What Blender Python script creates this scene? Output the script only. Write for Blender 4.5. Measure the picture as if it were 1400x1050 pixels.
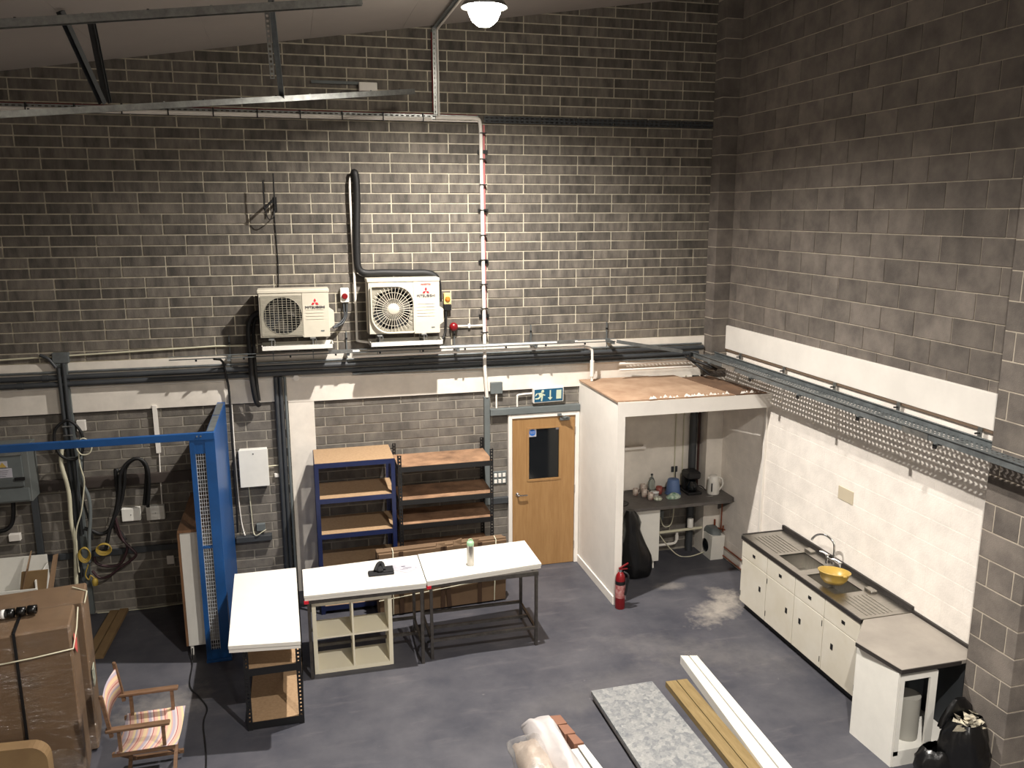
import bpy, bmesh, math, random
from mathutils import Vector, Matrix
random.seed(7)
PI = math.pi
scn = bpy.context.scene
for o in list(bpy.data.objects): bpy.data.objects.remove(o)
COL = scn.collection

# ------------------------------------------------------------------ camera
CAM = Vector((2.6905, -9.8272, 4.5149)); YAW, PIT, ROL, FPX = 0.2551, -0.2020, -0.0023, 1137.88
F = Vector((math.sin(YAW)*math.cos(PIT), math.cos(YAW)*math.cos(PIT), math.sin(PIT)))
R0 = Vector((math.cos(YAW), -math.sin(YAW), 0)); U0 = R0.cross(F)
RR = R0*math.cos(ROL) + U0*math.sin(ROL); UU = -R0*math.sin(ROL) + U0*math.cos(ROL)
cd = bpy.data.cameras.new('camera'); co = bpy.data.objects.new('camera', cd); COL.objects.link(co)
cd.sensor_fit = 'HORIZONTAL'; cd.sensor_width = 36; cd.lens = 36*FPX/1400; cd.clip_end = 100
M = Matrix((RR, UU, -F)).transposed().to_4x4(); M.translation = CAM
co.matrix_world = M; scn.camera = co

# ------------------------------------------------------------------ world, exposure, lamps
w = bpy.data.worlds.new('world'); scn.world = w; w.use_nodes = True
w.node_tree.nodes['Background'].inputs[0].default_value = (0.05, 0.05, 0.06, 1)
w.node_tree.nodes['Background'].inputs[1].default_value = 0.3
vs = scn.view_settings; vs.view_transform = 'Standard'; vs.look = 'None'; vs.gamma = 1; vs.use_curve_mapping = False
vs.exposure = 0.36
LAMP1 = Vector((4.44, -2.18, 6.32)); LAMP2 = Vector((4.9, -7.8, 6.40)); FILL3 = Vector((4.9, -13.4, 6.40)); FILL4 = Vector((-2.0, -12.5, 5.4))
def spot(name, loc, watts, cone, blend, rad, col):
    d = bpy.data.lights.new(name, 'SPOT'); d.energy = watts; d.spot_size = math.radians(cone); d.spot_blend = blend
    d.shadow_soft_size = rad; d.color = col
    o = bpy.data.objects.new(name, d); COL.objects.link(o); o.location = loc; return o
spot('high_bay_or_fill_light', LAMP1 + Vector((0, 0, -0.20)), 1650, 158, 0.9, 0.05, (1.0, 0.94, 0.87))
spot('high_bay_or_fill_light', LAMP2 + Vector((0, 0, -0.20)), 1800, 165, 0.9, 0.05, (1.0, 0.94, 0.87))
spot('high_bay_or_fill_light', FILL3 + Vector((0, 0, -0.20)), 1600, 165, 0.9, 0.05, (1.0, 0.94, 0.87))  # unseen fill lamp behind the camera, added to lighten the shadows
spot('high_bay_or_fill_light', FILL4 + Vector((0, 0, -0.20)), 900, 165, 0.9, 0.05, (1.0, 0.94, 0.87))  # weak unseen lamp on the left, added to lift the shaded areas

# ------------------------------------------------------------------ materials
def lin(c):
    c = [x/255 for x in c]; return tuple((x/12.92 if x <= .04045 else ((x+.055)/1.055)**2.4) for x in c) + (1,)
MATS = {}
def mat(name, rgb, rough=0.6, metal=0.0, var=0.0, scale=6.0, bump=0.0, bscale=60.0, rgb2=None, stretch=None, coat=0.0,
        alpha=1.0, trans=0.0, emit=None, estr=0.0, spec=None, rand=0.0, detail=4):
    if name in MATS: return MATS[name]
    m = bpy.data.materials.new(name); m.use_nodes = True; n = m.node_tree.nodes; L = m.node_tree.links
    b = n['Principled BSDF']; b.inputs['Roughness'].default_value = rough; b.inputs['Metallic'].default_value = metal
    b.inputs['Base Color'].default_value = lin(rgb); b.inputs['Alpha'].default_value = alpha
    b.inputs['Transmission Weight'].default_value = trans; b.inputs['Coat Weight'].default_value = coat
    if spec is not None: b.inputs['Specular IOR Level'].default_value = spec
    if emit: b.inputs['Emission Color'].default_value = lin(emit); b.inputs['Emission Strength'].default_value = estr
    co_ = n.new('ShaderNodeTexCoord'); mp = n.new('ShaderNodeMapping'); L.new(co_.outputs['Object'], mp.inputs[0])
    if stretch: mp.inputs['Scale'].default_value = stretch
    if var or rgb2:
        t = n.new('ShaderNodeTexNoise'); t.inputs['Scale'].default_value = scale; t.inputs['Detail'].default_value = detail
        t.inputs['Roughness'].default_value = .62; L.new(mp.outputs[0], t.inputs['Vector'])
        cr = n.new('ShaderNodeValToRGB'); L.new(t.outputs[0], cr.inputs[0])
        c1 = rgb2 if rgb2 else [x*(1-var) for x in rgb]; c2 = rgb if rgb2 else [min(255, x*(1+var*.7)) for x in rgb]
        cr.color_ramp.elements[0].color = lin(c1); cr.color_ramp.elements[1].color = lin(c2)
        cr.color_ramp.elements[0].position = .33; cr.color_ramp.elements[1].position = .68
        out = cr.outputs[0]
        if rand:
            oi = n.new('ShaderNodeObjectInfo'); gi = n.new('ShaderNodeNewGeometry'); ad = n.new('ShaderNodeMath'); ad.operation = 'ADD'
            fr = n.new('ShaderNodeMath'); fr.operation = 'FRACT'; L.new(oi.outputs['Random'], ad.inputs[0]); L.new(gi.outputs['Random Per Island'], ad.inputs[1]); L.new(ad.outputs[0], fr.inputs[0])
            hs = n.new('ShaderNodeHueSaturation'); mr = n.new('ShaderNodeMapRange'); L.new(fr.outputs[0], mr.inputs[0])
            mr.inputs['To Min'].default_value = 1-rand; mr.inputs['To Max'].default_value = 1+rand
            L.new(mr.outputs[0], hs.inputs['Value']); L.new(out, hs.inputs['Color']); out = hs.outputs[0]
            # noise offset per piece so that no two bricks show the same pattern
            vm = n.new('ShaderNodeVectorMath'); vm.operation = 'SCALE'; vm.inputs[0].default_value = (37, 11, 23); L.new(fr.outputs[0], vm.inputs['Scale'])
            va = n.new('ShaderNodeVectorMath'); va.operation = 'ADD'; L.new(co_.outputs['Object'], va.inputs[0]); L.new(vm.outputs[0], va.inputs[1]); L.new(va.outputs[0], mp.inputs[0])
        L.new(out, b.inputs['Base Color'])
    if bump:
        t2 = n.new('ShaderNodeTexNoise'); t2.inputs['Scale'].default_value = bscale; t2.inputs['Detail'].default_value = 3
        L.new(mp.outputs[0], t2.inputs['Vector']); bp = n.new('ShaderNodeBump'); bp.inputs['Strength'].default_value = bump
        bp.inputs['Distance'].default_value = .01; L.new(t2.outputs[0], bp.inputs['Height']); L.new(bp.outputs[0], b.inputs['Normal'])
    MATS[name] = m; return m

M_brick = mat('grey_brick', (119, 112, 103), .9, rgb2=(76, 72, 67), scale=5, stretch=(2.2, 2.2, .55), bump=.35, bscale=90, rand=.22)
M_brickl = mat('lower_grey_brick', (122, 116, 108), .92, rgb2=(88, 84, 79), scale=4, stretch=(1.6, 1.6, .8), bump=.35, bscale=90, rand=.14)
M_mortarl = mat('lower_mortar', (152, 146, 134), .95, var=.12, scale=6)
M_mortar = mat('mortar', (192, 184, 165), .95, var=.12, scale=8, bump=.3, bscale=120)
M_block = mat('concrete_block', (122, 114, 106), .92, rgb2=(90, 84, 79), scale=3.5, bump=.35, bscale=120, rand=.13)
M_blockm = mat('block_mortar', (178, 168, 152), .95, var=.1, scale=6)
M_whitewall = mat('white_painted_block', (236, 229, 220), .75, var=.04, scale=5, bump=.2, bscale=60)
M_white = mat('white_paint', (230, 225, 217), .6, var=.025, scale=3)
M_plaster = mat('plaster_white', (224, 217, 206), .85, var=.05, scale=4)
M_gloss = mat('white_laminate', (222, 219, 211), .35, var=.01, scale=4)
M_acw = mat('aircon_casing', (200, 193, 176), .45, var=.02, scale=6)
M_black = mat('black_steel', (18, 18, 20), .45)
M_rubber = mat('black_rubber', (16, 16, 17), .6, bump=.1, bscale=40)
M_dark = mat('dark_interior', (22, 23, 25), .7)
M_navy = mat('navy_steel', (20, 32, 72), .4, var=.08, scale=4)
M_blue = mat('blue_powder_coat', (20, 74, 132), .4, var=.08, scale=3)
M_galv = mat('galvanised_steel', (158, 160, 158), .38, .85, var=.12, scale=14)
M_galvd = mat('dull_galvanised', (112, 117, 118), .55, .5, var=.12, scale=10)
M_greyp = mat('grey_plastic', (98, 104, 104), .55, var=.05)
M_greyd = mat('dark_grey_pipe', (58, 61, 64), .5, var=.08, scale=5)
M_steel = mat('stainless_steel', (185, 182, 176), .3, 1.0, var=.06, scale=8, stretch=(1, 8, 1))
M_chrome = mat('chrome', (215, 215, 215), .12, 1.0)
M_mild = mat('mild_steel', (96, 92, 88), .4, .8, var=.15, scale=12)
M_chip = mat('chipboard', (168, 140, 108), .75, rgb2=(150, 122, 92), scale=40, detail=6)
M_chipd = mat('stained_chipboard', (164, 128, 98), .75, rgb2=(104, 78, 58), scale=4, detail=6)
M_card = mat('cardboard', (118, 94, 70), .8, rgb2=(102, 80, 58), scale=3)
M_card2 = mat('pale_cardboard', (128, 104, 70), .8, rgb2=(114, 90, 60), scale=4)
M_oak = mat('oak_veneer', (160, 124, 80), .45, rgb2=(146, 110, 68), scale=5, stretch=(6, 6, .6))
M_wood = mat('chair_wood', (118, 90, 68), .5, rgb2=(94, 70, 50), scale=8, stretch=(1, 5, 5))
M_pine = mat('treated_pine', (142, 122, 82), .7, rgb2=(120, 100, 62), scale=6, stretch=(5, .6, 5))
M_butcher = mat('brown_worktop', (140, 104, 74), .5, rgb2=(116, 84, 58), scale=6, stretch=(6, 1, 1))
M_ply = mat('plywood', (180, 152, 126), .8, rgb2=(146, 116, 92), scale=3, detail=6)
M_plyd = mat('dark_plywood', (120, 92, 70), .8, rgb2=(92, 70, 54), scale=3)
M_lam = mat('grey_laminate', (150, 143, 134), .45, var=.07, scale=3)
M_lamd = mat('dark_grey_worktop', (96, 92, 88), .45, rgb2=(76, 72, 70), scale=9)
M_cream = mat('cream_enamel', (214, 209, 196), .45, rgb2=(204, 197, 180), scale=2.5)
M_cube = mat('cube_cream', (232, 225, 202), .5)
M_whcab = mat('white_cabinet', (226, 224, 216), .45, var=.02)
M_edge = mat('dark_edging_and_shade', (42, 38, 36), .5)
M_glass = mat('dark_glass', (10, 14, 16), .08, spec=.6)
M_red = mat('red_enamel', (118, 16, 22), .3)
M_redp = mat('red_print', (205, 30, 50), .5)
M_navyp = mat('dark_print', (50, 50, 66), .6)
M_yellow = mat('yellow_plastic', (184, 154, 74), .35, alpha=1)
M_ylcord = mat('yellow_cord', (150, 126, 50), .6)
M_orange = mat('orange_plastic', (240, 120, 40), .4)
M_bin = mat('black_bin_bag', (12, 12, 13), .28, bump=.5, bscale=14)
M_paper = mat('paper', (176, 174, 182), .8)
M_signblue = mat('sign_blue', (20, 86, 120), .4)
M_signgr = mat('sign_pale_green', (206, 216, 190), .6)
M_stblue = mat('sticker_blue', (36, 100, 180), .5)
M_cu = mat('copper', (150, 84, 60), .4, .7)
M_cream2 = mat('cream_cable', (200, 196, 172), .6)
M_bluep = mat('blue_plastic', (84, 108, 150), .5)
M_foil = mat('crinkled_foil', (190, 194, 176), .35, .3, var=.3, scale=30)
M_pet = mat('clear_plastic', (215, 225, 220), .08, trans=.9, spec=.4)
M_mug = mat('brown_mug', (120, 76, 62), .4, rgb2=(220, 212, 200), scale=9)
M_straw = mat('white_tub', (226, 226, 224), .5)
M_slab = None
M_liner = mat('roof_liner', (166, 159, 153), .7, var=.03, scale=.8)
M_coil = mat('heat_exchanger', (160, 155, 140), .55, .1, rgb2=(132, 127, 114), scale=20, stretch=(1, 1, 12))
M_lampg = mat('lamp_diffuser', (255, 250, 240), .5, emit=(255, 246, 230), estr=60)
M_boardgrey = mat('far_wall', (205, 198, 188), .9, var=.1, scale=2)

# floor: dark blue grey sheet with scuffs, plus pale dust by the sink unit
def floor_material():
    m = bpy.data.materials.new('grey_floor'); m.use_nodes = True; n = m.node_tree.nodes; L = m.node_tree.links; b = n['Principled BSDF']
    tc = n.new('ShaderNodeTexCoord')
    def noise(s, d=4, vec=None):
        t = n.new('ShaderNodeTexNoise'); t.inputs['Scale'].default_value = s; t.inputs['Detail'].default_value = d; t.inputs['Roughness'].default_value = .65
        L.new(vec or tc.outputs['Object'], t.inputs['Vector']); return t.outputs[0]
    def ramp(inp, p0, c0, p1, c1):
        r = n.new('ShaderNodeValToRGB'); L.new(inp, r.inputs[0]); r.color_ramp.elements[0].position = p0; r.color_ramp.elements[1].position = p1
        r.color_ramp.elements[0].color = c0; r.color_ramp.elements[1].color = c1; return r.outputs[0]
    def mix(f, a, b_):
        x = n.new('ShaderNodeMix'); x.data_type = 'RGBA'; L.new(f, x.inputs['Factor'])
        L.new(a, x.inputs['A']); 
        if isinstance(b_, tuple): x.inputs['B'].default_value = b_
        else: L.new(b_, x.inputs['B'])
        return x.outputs['Result']
    base = ramp(noise(1.6, 7), .3, lin((60, 61, 69)), .72, lin((88, 87, 92)))
    mp = n.new('ShaderNodeMapping'); mp.inputs['Rotation'].default_value = (0, 0, .5); mp.inputs['Scale'].default_value = (.7, 3.2, 1); L.new(tc.outputs['Object'], mp.inputs[0])
    sc = ramp(noise(2.2, 9, mp.outputs[0]), .56, (0, 0, 0, 1), .8, (.55, .55, .55, 1)); base = mix(sc, base, lin((112, 108, 110)))
    sp = ramp(noise(7, 2), .72, (0, 0, 0, 1), .78, (.6, .6, .6, 1)); base = mix(sp, base, lin((122, 118, 118)))
    # spilled dust: soft blobs at real places on the floor
    def blob(x, y, rx, ry, rot, amt):
        g = n.new('ShaderNodeMapping'); g.vector_type = 'TEXTURE'; g.inputs['Location'].default_value = (x, y, 0); g.inputs['Rotation'].default_value = (0, 0, rot); g.inputs['Scale'].default_value = (rx, ry, 1)
        L.new(tc.outputs['Object'], g.inputs[0])
        ln = n.new('ShaderNodeVectorMath'); ln.operation = 'LENGTH'; L.new(g.outputs[0], ln.inputs[0])
        a = n.new('ShaderNodeMath'); a.operation = 'MULTIPLY_ADD'; L.new(noise(7, 8), a.inputs[0]); a.inputs[1].default_value = 1.0; hf = n.new('ShaderNodeMath'); hf.operation = 'MULTIPLY'; hf.inputs[1].default_value = .45; L.new(ln.outputs['Value'], hf.inputs[0]); L.new(hf.outputs[0], a.inputs[2])
        return ramp(a.outputs[0], .55, (amt, amt, amt, 1), .98, (0, 0, 0, 1))
    for q in [(7.30, -1.74, .55, .24, .62, .8), (7.5, -1.45, .16, .25, .2, .6), (7.0, -1.05, .25, .12, 0, .35), (1.3, -2.2, .5, .3, .4, .3), (6.6, -2.6, 1.1, .35, -.5, .12), (5.3, -3.0, 1.2, .3, .3, .08)]:
        base = mix(blob(*q), base, lin((170, 163, 153)))
    L.new(base, b.inputs['Base Color'])
    rr = ramp(noise(3, 5), .3, (.42, .42, .42, 1), .7, (.6, .6, .6, 1)); L.new(rr, b.inputs['Roughness'])
    b.inputs['Specular IOR Level'].default_value = .35
    return m
M_floor = floor_material()

def slab_material():
    m = bpy.data.materials.new('terrazzo'); m.use_nodes = True; n = m.node_tree.nodes; L = m.node_tree.links; b = n['Principled BSDF']
    tc = n.new('ShaderNodeTexCoord'); v = n.new('ShaderNodeTexVoronoi'); v.inputs['Scale'].default_value = 26; L.new(tc.outputs['Object'], v.inputs['Vector'])
    v2 = n.new('ShaderNodeTexVoronoi'); v2.inputs['Scale'].default_value = 60; L.new(tc.outputs['Object'], v2.inputs['Vector'])
    r = n.new('ShaderNodeValToRGB'); L.new(v.outputs['Color'], r.inputs[0]); r.color_ramp.elements[0].color = lin((106, 110, 114)); r.color_ramp.elements[1].color = lin((160, 160, 156))
    r.color_ramp.elements[0].position = .2; r.color_ramp.elements[1].position = .8
    r2 = n.new('ShaderNodeValToRGB'); L.new(v2.outputs['Color'], r2.inputs[0]); r2.color_ramp.elements[0].color = lin((98, 101, 106)); r2.color_ramp.elements[1].color = lin((150, 150, 148))
    x = n.new('ShaderNodeMix'); x.data_type = 'RGBA'; x.inputs['Factor'].default_value = .5; L.new(r.outputs[0], x.inputs['A']); L.new(r2.outputs[0], x.inputs['B'])
    L.new(x.outputs['Result'], b.inputs['Base Color']); b.inputs['Roughness'].default_value = .5; return m
M_slab = slab_material()

def stripe_material():
    m = bpy.data.materials.new('striped_canvas'); m.use_nodes = True; n = m.node_tree.nodes; L = m.node_tree.links; b = n['Principled BSDF']
    tc = n.new('ShaderNodeTexCoord'); s = n.new('ShaderNodeSeparateXYZ'); L.new(tc.outputs['Object'], s.inputs[0])
    a = n.new('ShaderNodeMath'); a.operation = 'ADD'; L.new(s.outputs[0], a.inputs[0]); L.new(s.outputs[2], a.inputs[1])
    k = n.new('ShaderNodeMath'); k.operation = 'MULTIPLY'; k.inputs[1].default_value = 5.5; L.new(a.outputs[0], k.inputs[0])
    f = n.new('ShaderNodeMath'); f.operation = 'FRACT'; L.new(k.outputs[0], f.inputs[0])
    r = n.new('ShaderNodeValToRGB'); r.color_ramp.interpolation = 'CONSTANT'; L.new(f.outputs[0], r.inputs[0])
    cols = [(0, (198, 156, 142)), (.1, (206, 182, 146)), (.24, (198, 158, 142)), (.3, (168, 158, 170)), (.42, (198, 182, 178)), (.5, (156, 72, 76)), (.53, (204, 166, 150)),
            (.68, (208, 188, 148)), (.78, (166, 156, 166)), (.86, (204, 172, 160)), (.96, (168, 92, 86))]
    e = r.color_ramp.elements
    e[0].position, e[0].color = 0, lin(cols[0][1]); e[1].position, e[1].color = cols[1][0], lin(cols[1][1])
    for p_, c_ in cols[2:]:
        q = e.new(p_); q.color = lin(c_)
    L.new(r.outputs[0], b.inputs['Base Color']); b.inputs['Roughness'].default_value = .9; return m
M_stripe = stripe_material()

def film_material(name, amt, tint, dif=.5, sc=9, rg=.12):
    m = bpy.data.materials.new(name); m.use_nodes = True; n = m.node_tree.nodes; L = m.node_tree.links
    n.remove(n['Principled BSDF']); out = n['Material Output']
    tr = n.new('ShaderNodeBsdfTransparent'); gl = n.new('ShaderNodeBsdfGlossy'); gl.inputs['Roughness'].default_value = rg; df = n.new('ShaderNodeBsdfDiffuse'); df.inputs[0].default_value = lin(tint)
    tc = n.new('ShaderNodeTexCoord'); mp = n.new('ShaderNodeMapping'); mp.inputs['Scale'].default_value = (1, 1, 3); L.new(tc.outputs['Object'], mp.inputs[0])
    t = n.new('ShaderNodeTexNoise'); t.inputs['Scale'].default_value = sc; t.inputs['Detail'].default_value = 5; L.new(mp.outputs[0], t.inputs['Vector'])
    bp = n.new('ShaderNodeBump'); bp.inputs['Strength'].default_value = 1; bp.inputs['Distance'].default_value = .05; L.new(t.outputs[0], bp.inputs['Height']); L.new(bp.outputs[0], gl.inputs['Normal'])
    x1 = n.new('ShaderNodeMixShader'); x1.inputs[0].default_value = dif; L.new(gl.outputs[0], x1.inputs[1]); L.new(df.outputs[0], x1.inputs[2])
    x = n.new('ShaderNodeMixShader'); k_ = n.new('ShaderNodeTexNoise'); k_.inputs['Scale'].default_value = 3.2; k_.inputs['Detail'].default_value = 6; L.new(tc.outputs['Object'], k_.inputs['Vector']); kr = n.new('ShaderNodeMapRange'); kr.inputs['From Min'].default_value = .48; kr.inputs['From Max'].default_value = .66; kr.inputs['To Min'].default_value = amt*.25; kr.inputs['To Max'].default_value = amt*1.3; L.new(k_.outputs[0], kr.inputs[0]); L.new(kr.outputs[0], x.inputs[0]); L.new(tr.outputs[0], x.inputs[1]); L.new(x1.outputs[0], x.inputs[2]); L.new(x.outputs[0], out.inputs[0])
    return m
M_film = film_material('stretch_film', .20, (210, 200, 190), .12, 8, .14)
M_film2 = film_material('crumpled_film', .45, (200, 185, 165), .25, 16, .14)
M_bubble = film_material('bubble_wrap', .8, (214, 210, 205))

# ------------------------------------------------------------------ mesh helpers
class MB:
    def __init__(s): s.v = []; s.f = []; s.sm = []
    def add(s, vs, fs, smooth=False):
        k = len(s.v); s.v += [Vector(q) for q in vs]; s.f += [tuple(i+k for i in f) for f in fs]; s.sm += [smooth]*len(fs); return s
    def box(s, x0, x1, y0, y1, z0, z1, c=0.0):
        x0, x1 = min(x0, x1), max(x0, x1); y0, y1 = min(y0, y1), max(y0, y1); z0, z1 = min(z0, z1), max(z0, z1)
        if c <= 0:
            v = [(x, y, z) for x in (x0, x1) for y in (y0, y1) for z in (z0, z1)]
            return s.add(v, [(0, 1, 3, 2), (4, 6, 7, 5), (0, 4, 5, 1), (2, 3, 7, 6), (0, 2, 6, 4), (1, 5, 7, 3)])
        c = min(c, (x1-x0)*.45, (y1-y0)*.45, (z1-z0)*.45)
        bm = bmesh.new(); bmesh.ops.create_cube(bm, size=1)
        for q in bm.verts: q.co = Vector(((x0+x1)/2+q.co.x*(x1-x0), (y0+y1)/2+q.co.y*(y1-y0), (z0+z1)/2+q.co.z*(z1-z0)))
        bmesh.ops.bevel(bm, geom=list(bm.edges), offset=c, segments=1, affect='EDGES')
        bm.verts.index_update(); s.add([q.co.copy() for q in bm.verts], [tuple(q.index for q in f.verts) for f in bm.faces]); bm.free(); return s
    def quadbox(s, q, z0, z1):      # prism of any convex plan quad
        n = len(q); v = [(x, y, z0) for x, y in q] + [(x, y, z1) for x, y in q]
        return s.add(v, [tuple(range(n))[::-1], tuple(range(n, 2*n))] + [(i, (i+1) % n, n+(i+1) % n, n+i) for i in range(n)])
    def prism(s, pts, d):           # pts: 3D polygon, extruded by the vector d
        n = len(pts); d = Vector(d); v = [Vector(q) for q in pts]; v += [q+d for q in v]
        return s.add(v, [tuple(range(n))[::-1], tuple(range(n, 2*n))] + [(i, (i+1) % n, n+(i+1) % n, n+i) for i in range(n)])
    def bar(s, a, b, w, h=None, up=(0, 0, 1)):
        a, b = Vector(a), Vector(b); h = h or w; d = (b-a).normalized(); u = Vector(up)
        if abs(d.dot(u)) > .97: u = Vector((1, 0, 0))
        r = d.cross(u).normalized(); u = r.cross(d)
        v = [p_ + r*i*w/2 + u*j*h/2 for p_ in (a, b) for i, j in ((-1, -1), (1, -1), (1, 1), (-1, 1))]
        return s.add(v, [(3, 2, 1, 0), (4, 5, 6, 7), (0, 1, 5, 4), (1, 2, 6, 5), (2, 3, 7, 6), (3, 0, 4, 7)])
    def tube(s, pts, r, n=8, closed=False, rs=None):
        P = [Vector(q) for q in pts]; m = len(P); ring = []; pu = None
        for i in range(m):
            if closed: d = (P[(i+1) % m]-P[i-1]).normalized()
            else: d = (P[min(i+1, m-1)]-P[max(i-1, 0)]).normalized()
            u = pu if pu else (Vector((0, 0, 1)) if abs(d.z) < .9 else Vector((1, 0, 0)))
            u = (u-d*u.dot(d)); u = u.normalized() if u.length > 1e-5 else d.orthogonal().normalized(); pu = u; q = d.cross(u); rr = rs[i] if rs else r
            ring += [P[i]+(u*math.cos(2*PI*k/n)+q*math.sin(2*PI*k/n))*rr for k in range(n)]
        fs = [(i*n+k, i*n+(k+1) % n, ((i+1) % m)*n+(k+1) % n, ((i+1) % m)*n+k) for i in range(m if closed else m-1) for k in range(n)]
        s.add(ring, fs, True)
        if not closed: s.add(ring[:n], [tuple(range(n))[::-1]]); s.add(ring[-n:], [tuple(range(n))])
        return s
    def lathe(s, prof, c, n=24, axis='z', cap=True):   # prof: (radius, height) list
        c = Vector(c); v = []
        for r, h in prof:
            for k in range(n):
                a = 2*PI*k/n; x, y = r*math.cos(a), r*math.sin(a)
                v.append(c + (Vector((x, y, h)) if axis == 'z' else Vector((x, -h, y)) if axis == 'y' else Vector((-h, x, y))))
        fl = axis != 'z' and False
        fs = [(i*n+k, i*n+(k+1) % n, (i+1)*n+(k+1) % n, (i+1)*n+k) for i in range(len(prof)-1) for k in range(n)]
        s.add(v, fs, True)
        if cap: s.add(v[:n], [tuple(range(n))[::-1]]); s.add(v[-n:], [tuple(range(n))])
        return s
    def xf(s, mtx):
        s.v = [mtx @ q for q in s.v]; return s
def smoothpath(pts, sub=5, closed=False):
    P = [Vector(q) for q in pts]; n = len(P); out = []
    for i in range(n if closed else n-1):
        g = (lambda k: P[k % n]) if closed else (lambda k: P[max(0, min(n-1, k))])
        a, b, c, d = g(i-1), g(i), g(i+1), g(i+2)
        for j in range(sub):
            t = j/sub; out.append(.5*((2*b)+(c-a)*t+(2*a-5*b+4*c-d)*t*t+(3*b-a-3*c+d)*t**3))
    if not closed: out.append(P[-1])
    return out
def wloc(o):
    v = Vector((0, 0, 0))
    while o: v += o.location; o = o.parent
    return v
def mesh_of(name, mb, m, off=Vector((0, 0, 0))):
    me = bpy.data.meshes.new(name); me.from_pydata([tuple(q-off) for q in mb.v], [], mb.f)
    me.polygons.foreach_set('use_smooth', mb.sm); me.materials.append(m)
    bm = bmesh.new(); bm.from_mesh(me); bmesh.ops.recalc_face_normals(bm, faces=bm.faces); bm.to_mesh(me); bm.free(); return me
def part(name, mb, m, parent=None, label=None, stuff=False):
    off = wloc(parent) if parent else Vector((0, 0, 0))
    o = bpy.data.objects.new(name, mesh_of(name, mb, m, off)); COL.objects.link(o); o.parent = parent
    if label: o['label'] = label
    if stuff: o['kind'] = 'stuff'
    return o
def tag(o, label, cat, group=None):
    o['label'] = label; o['category'] = cat
    if group: o['group'] = group
    return o
def thing(name, label, cat, loc, group=None):
    o = bpy.data.objects.new(name, None); COL.objects.link(o); o.location = loc; o.empty_display_size = .05
    return tag(o, label, cat, group)
def single(name, mb, m, label, cat, group=None):
    lo = Vector((min(q.x for q in mb.v), min(q.y for q in mb.v), min(q.z for q in mb.v))); hi = Vector((max(q.x for q in mb.v), max(q.y for q in mb.v), max(q.z for q in mb.v)))
    c = Vector(((lo.x+hi.x)/2, (lo.y+hi.y)/2, lo.z)); o = bpy.data.objects.new(name, mesh_of(name, mb, m, c)); COL.objects.link(o); o.location = c
    return tag(o, label, cat, group)
def struct(name, mb, m, parent=None):
    o = part(name, mb, m, parent)
    if parent is None: o['kind'] = 'structure'
    return o
def copy_tree(o, loc=None, parent=None):
    c = o.copy(); COL.objects.link(c)
    if parent is not None: c.parent = parent
    if loc is not None: c.location = loc
    for ch in list(o.children): copy_tree(ch, None, c)
    return c
def text_mb(txt, size, origin, xdir=(1, 0, 0), zdir=(0, 0, 1), depth=.002):
    cu = bpy.data.curves.new('t', 'FONT'); cu.body = txt; cu.size = size; cu.extrude = depth; cu.align_x = 'CENTER'
    ob = bpy.data.objects.new('t', cu); me = ob.to_mesh(); X, Z = Vector(xdir), Vector(zdir); N = X.cross(Z)
    vs_ = [Vector(origin)+X*q.co.x+Z*q.co.y+N*q.co.z for q in me.vertices]; fs = [tuple(p_.vertices) for p_ in me.polygons]
    ob.to_mesh_clear(); bpy.data.objects.remove(ob); bpy.data.curves.remove(cu); return MB().add(vs_, fs)
def perforated(u0, u1, v0, v1, nu, nv, hu, hv, fn):
    """sheet with real rectangular holes; fn(u,v) gives the 3D point; hu,hv = hole share of each cell"""
    b = MB(); du, dv = (u1-u0)/nu, (v1-v0)/nv
    for i in range(nu):
        for j in range(nv):
            a, c = u0+i*du, v0+j*dv; mu, mv = du*(1-hu)/2, dv*(1-hv)/2
            o_ = [fn(a, c), fn(a+du, c), fn(a+du, c+dv), fn(a, c+dv)]; i_ = [fn(a+mu, c+mv), fn(a+du-mu, c+mv), fn(a+du-mu, c+dv-mv), fn(a+mu, c+dv-mv)]
            b.add(o_+i_, [(0, 1, 5, 4), (1, 2, 6, 5), (2, 3, 7, 6), (3, 0, 4, 7)])
    return b
def solid(o, t=.002):
    md = o.modifiers.new('thickness', 'SOLIDIFY'); md.thickness = t; md.offset = 0; return o

XR = 8.075
def roofz(x): return 5.935 + .148*x
# ================================================================== SETTING
fl_ = MB().box(-5, 9.3, -19, .3, -.12, 0); struct('floor', fl_, M_floor)
# ceiling liner panels follow the roof slope
ceil = struct('ceiling', MB().prism([(-5, .3, roofz(-5)+.02), (9.3, .3, roofz(9.3)+.02), (9.3, .3, roofz(9.3)+.2), (-5, .3, roofz(-5)+.2)], (0, -19.3, 0)), M_liner)
for i in range(14):
    x0 = -5+i*1.0
    part('liner_panel', MB().prism([(x0+.001, .29, roofz(x0+.001)), (x0+.999, .29, roofz(x0+.999)), (x0+.999, .29, roofz(x0+.999)+.03), (x0+.001, .29, roofz(x0+.006)+.03)], (0, -19.2, 0)), M_liner, ceil)
struct('wall_left', MB().box(-5.2, -5, -19, .3, 0, 6), M_boardgrey)
struct('wall_front', MB().box(-5, 9.3, -19.2, -19, 0, 7.6), M_boardgrey)

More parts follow.
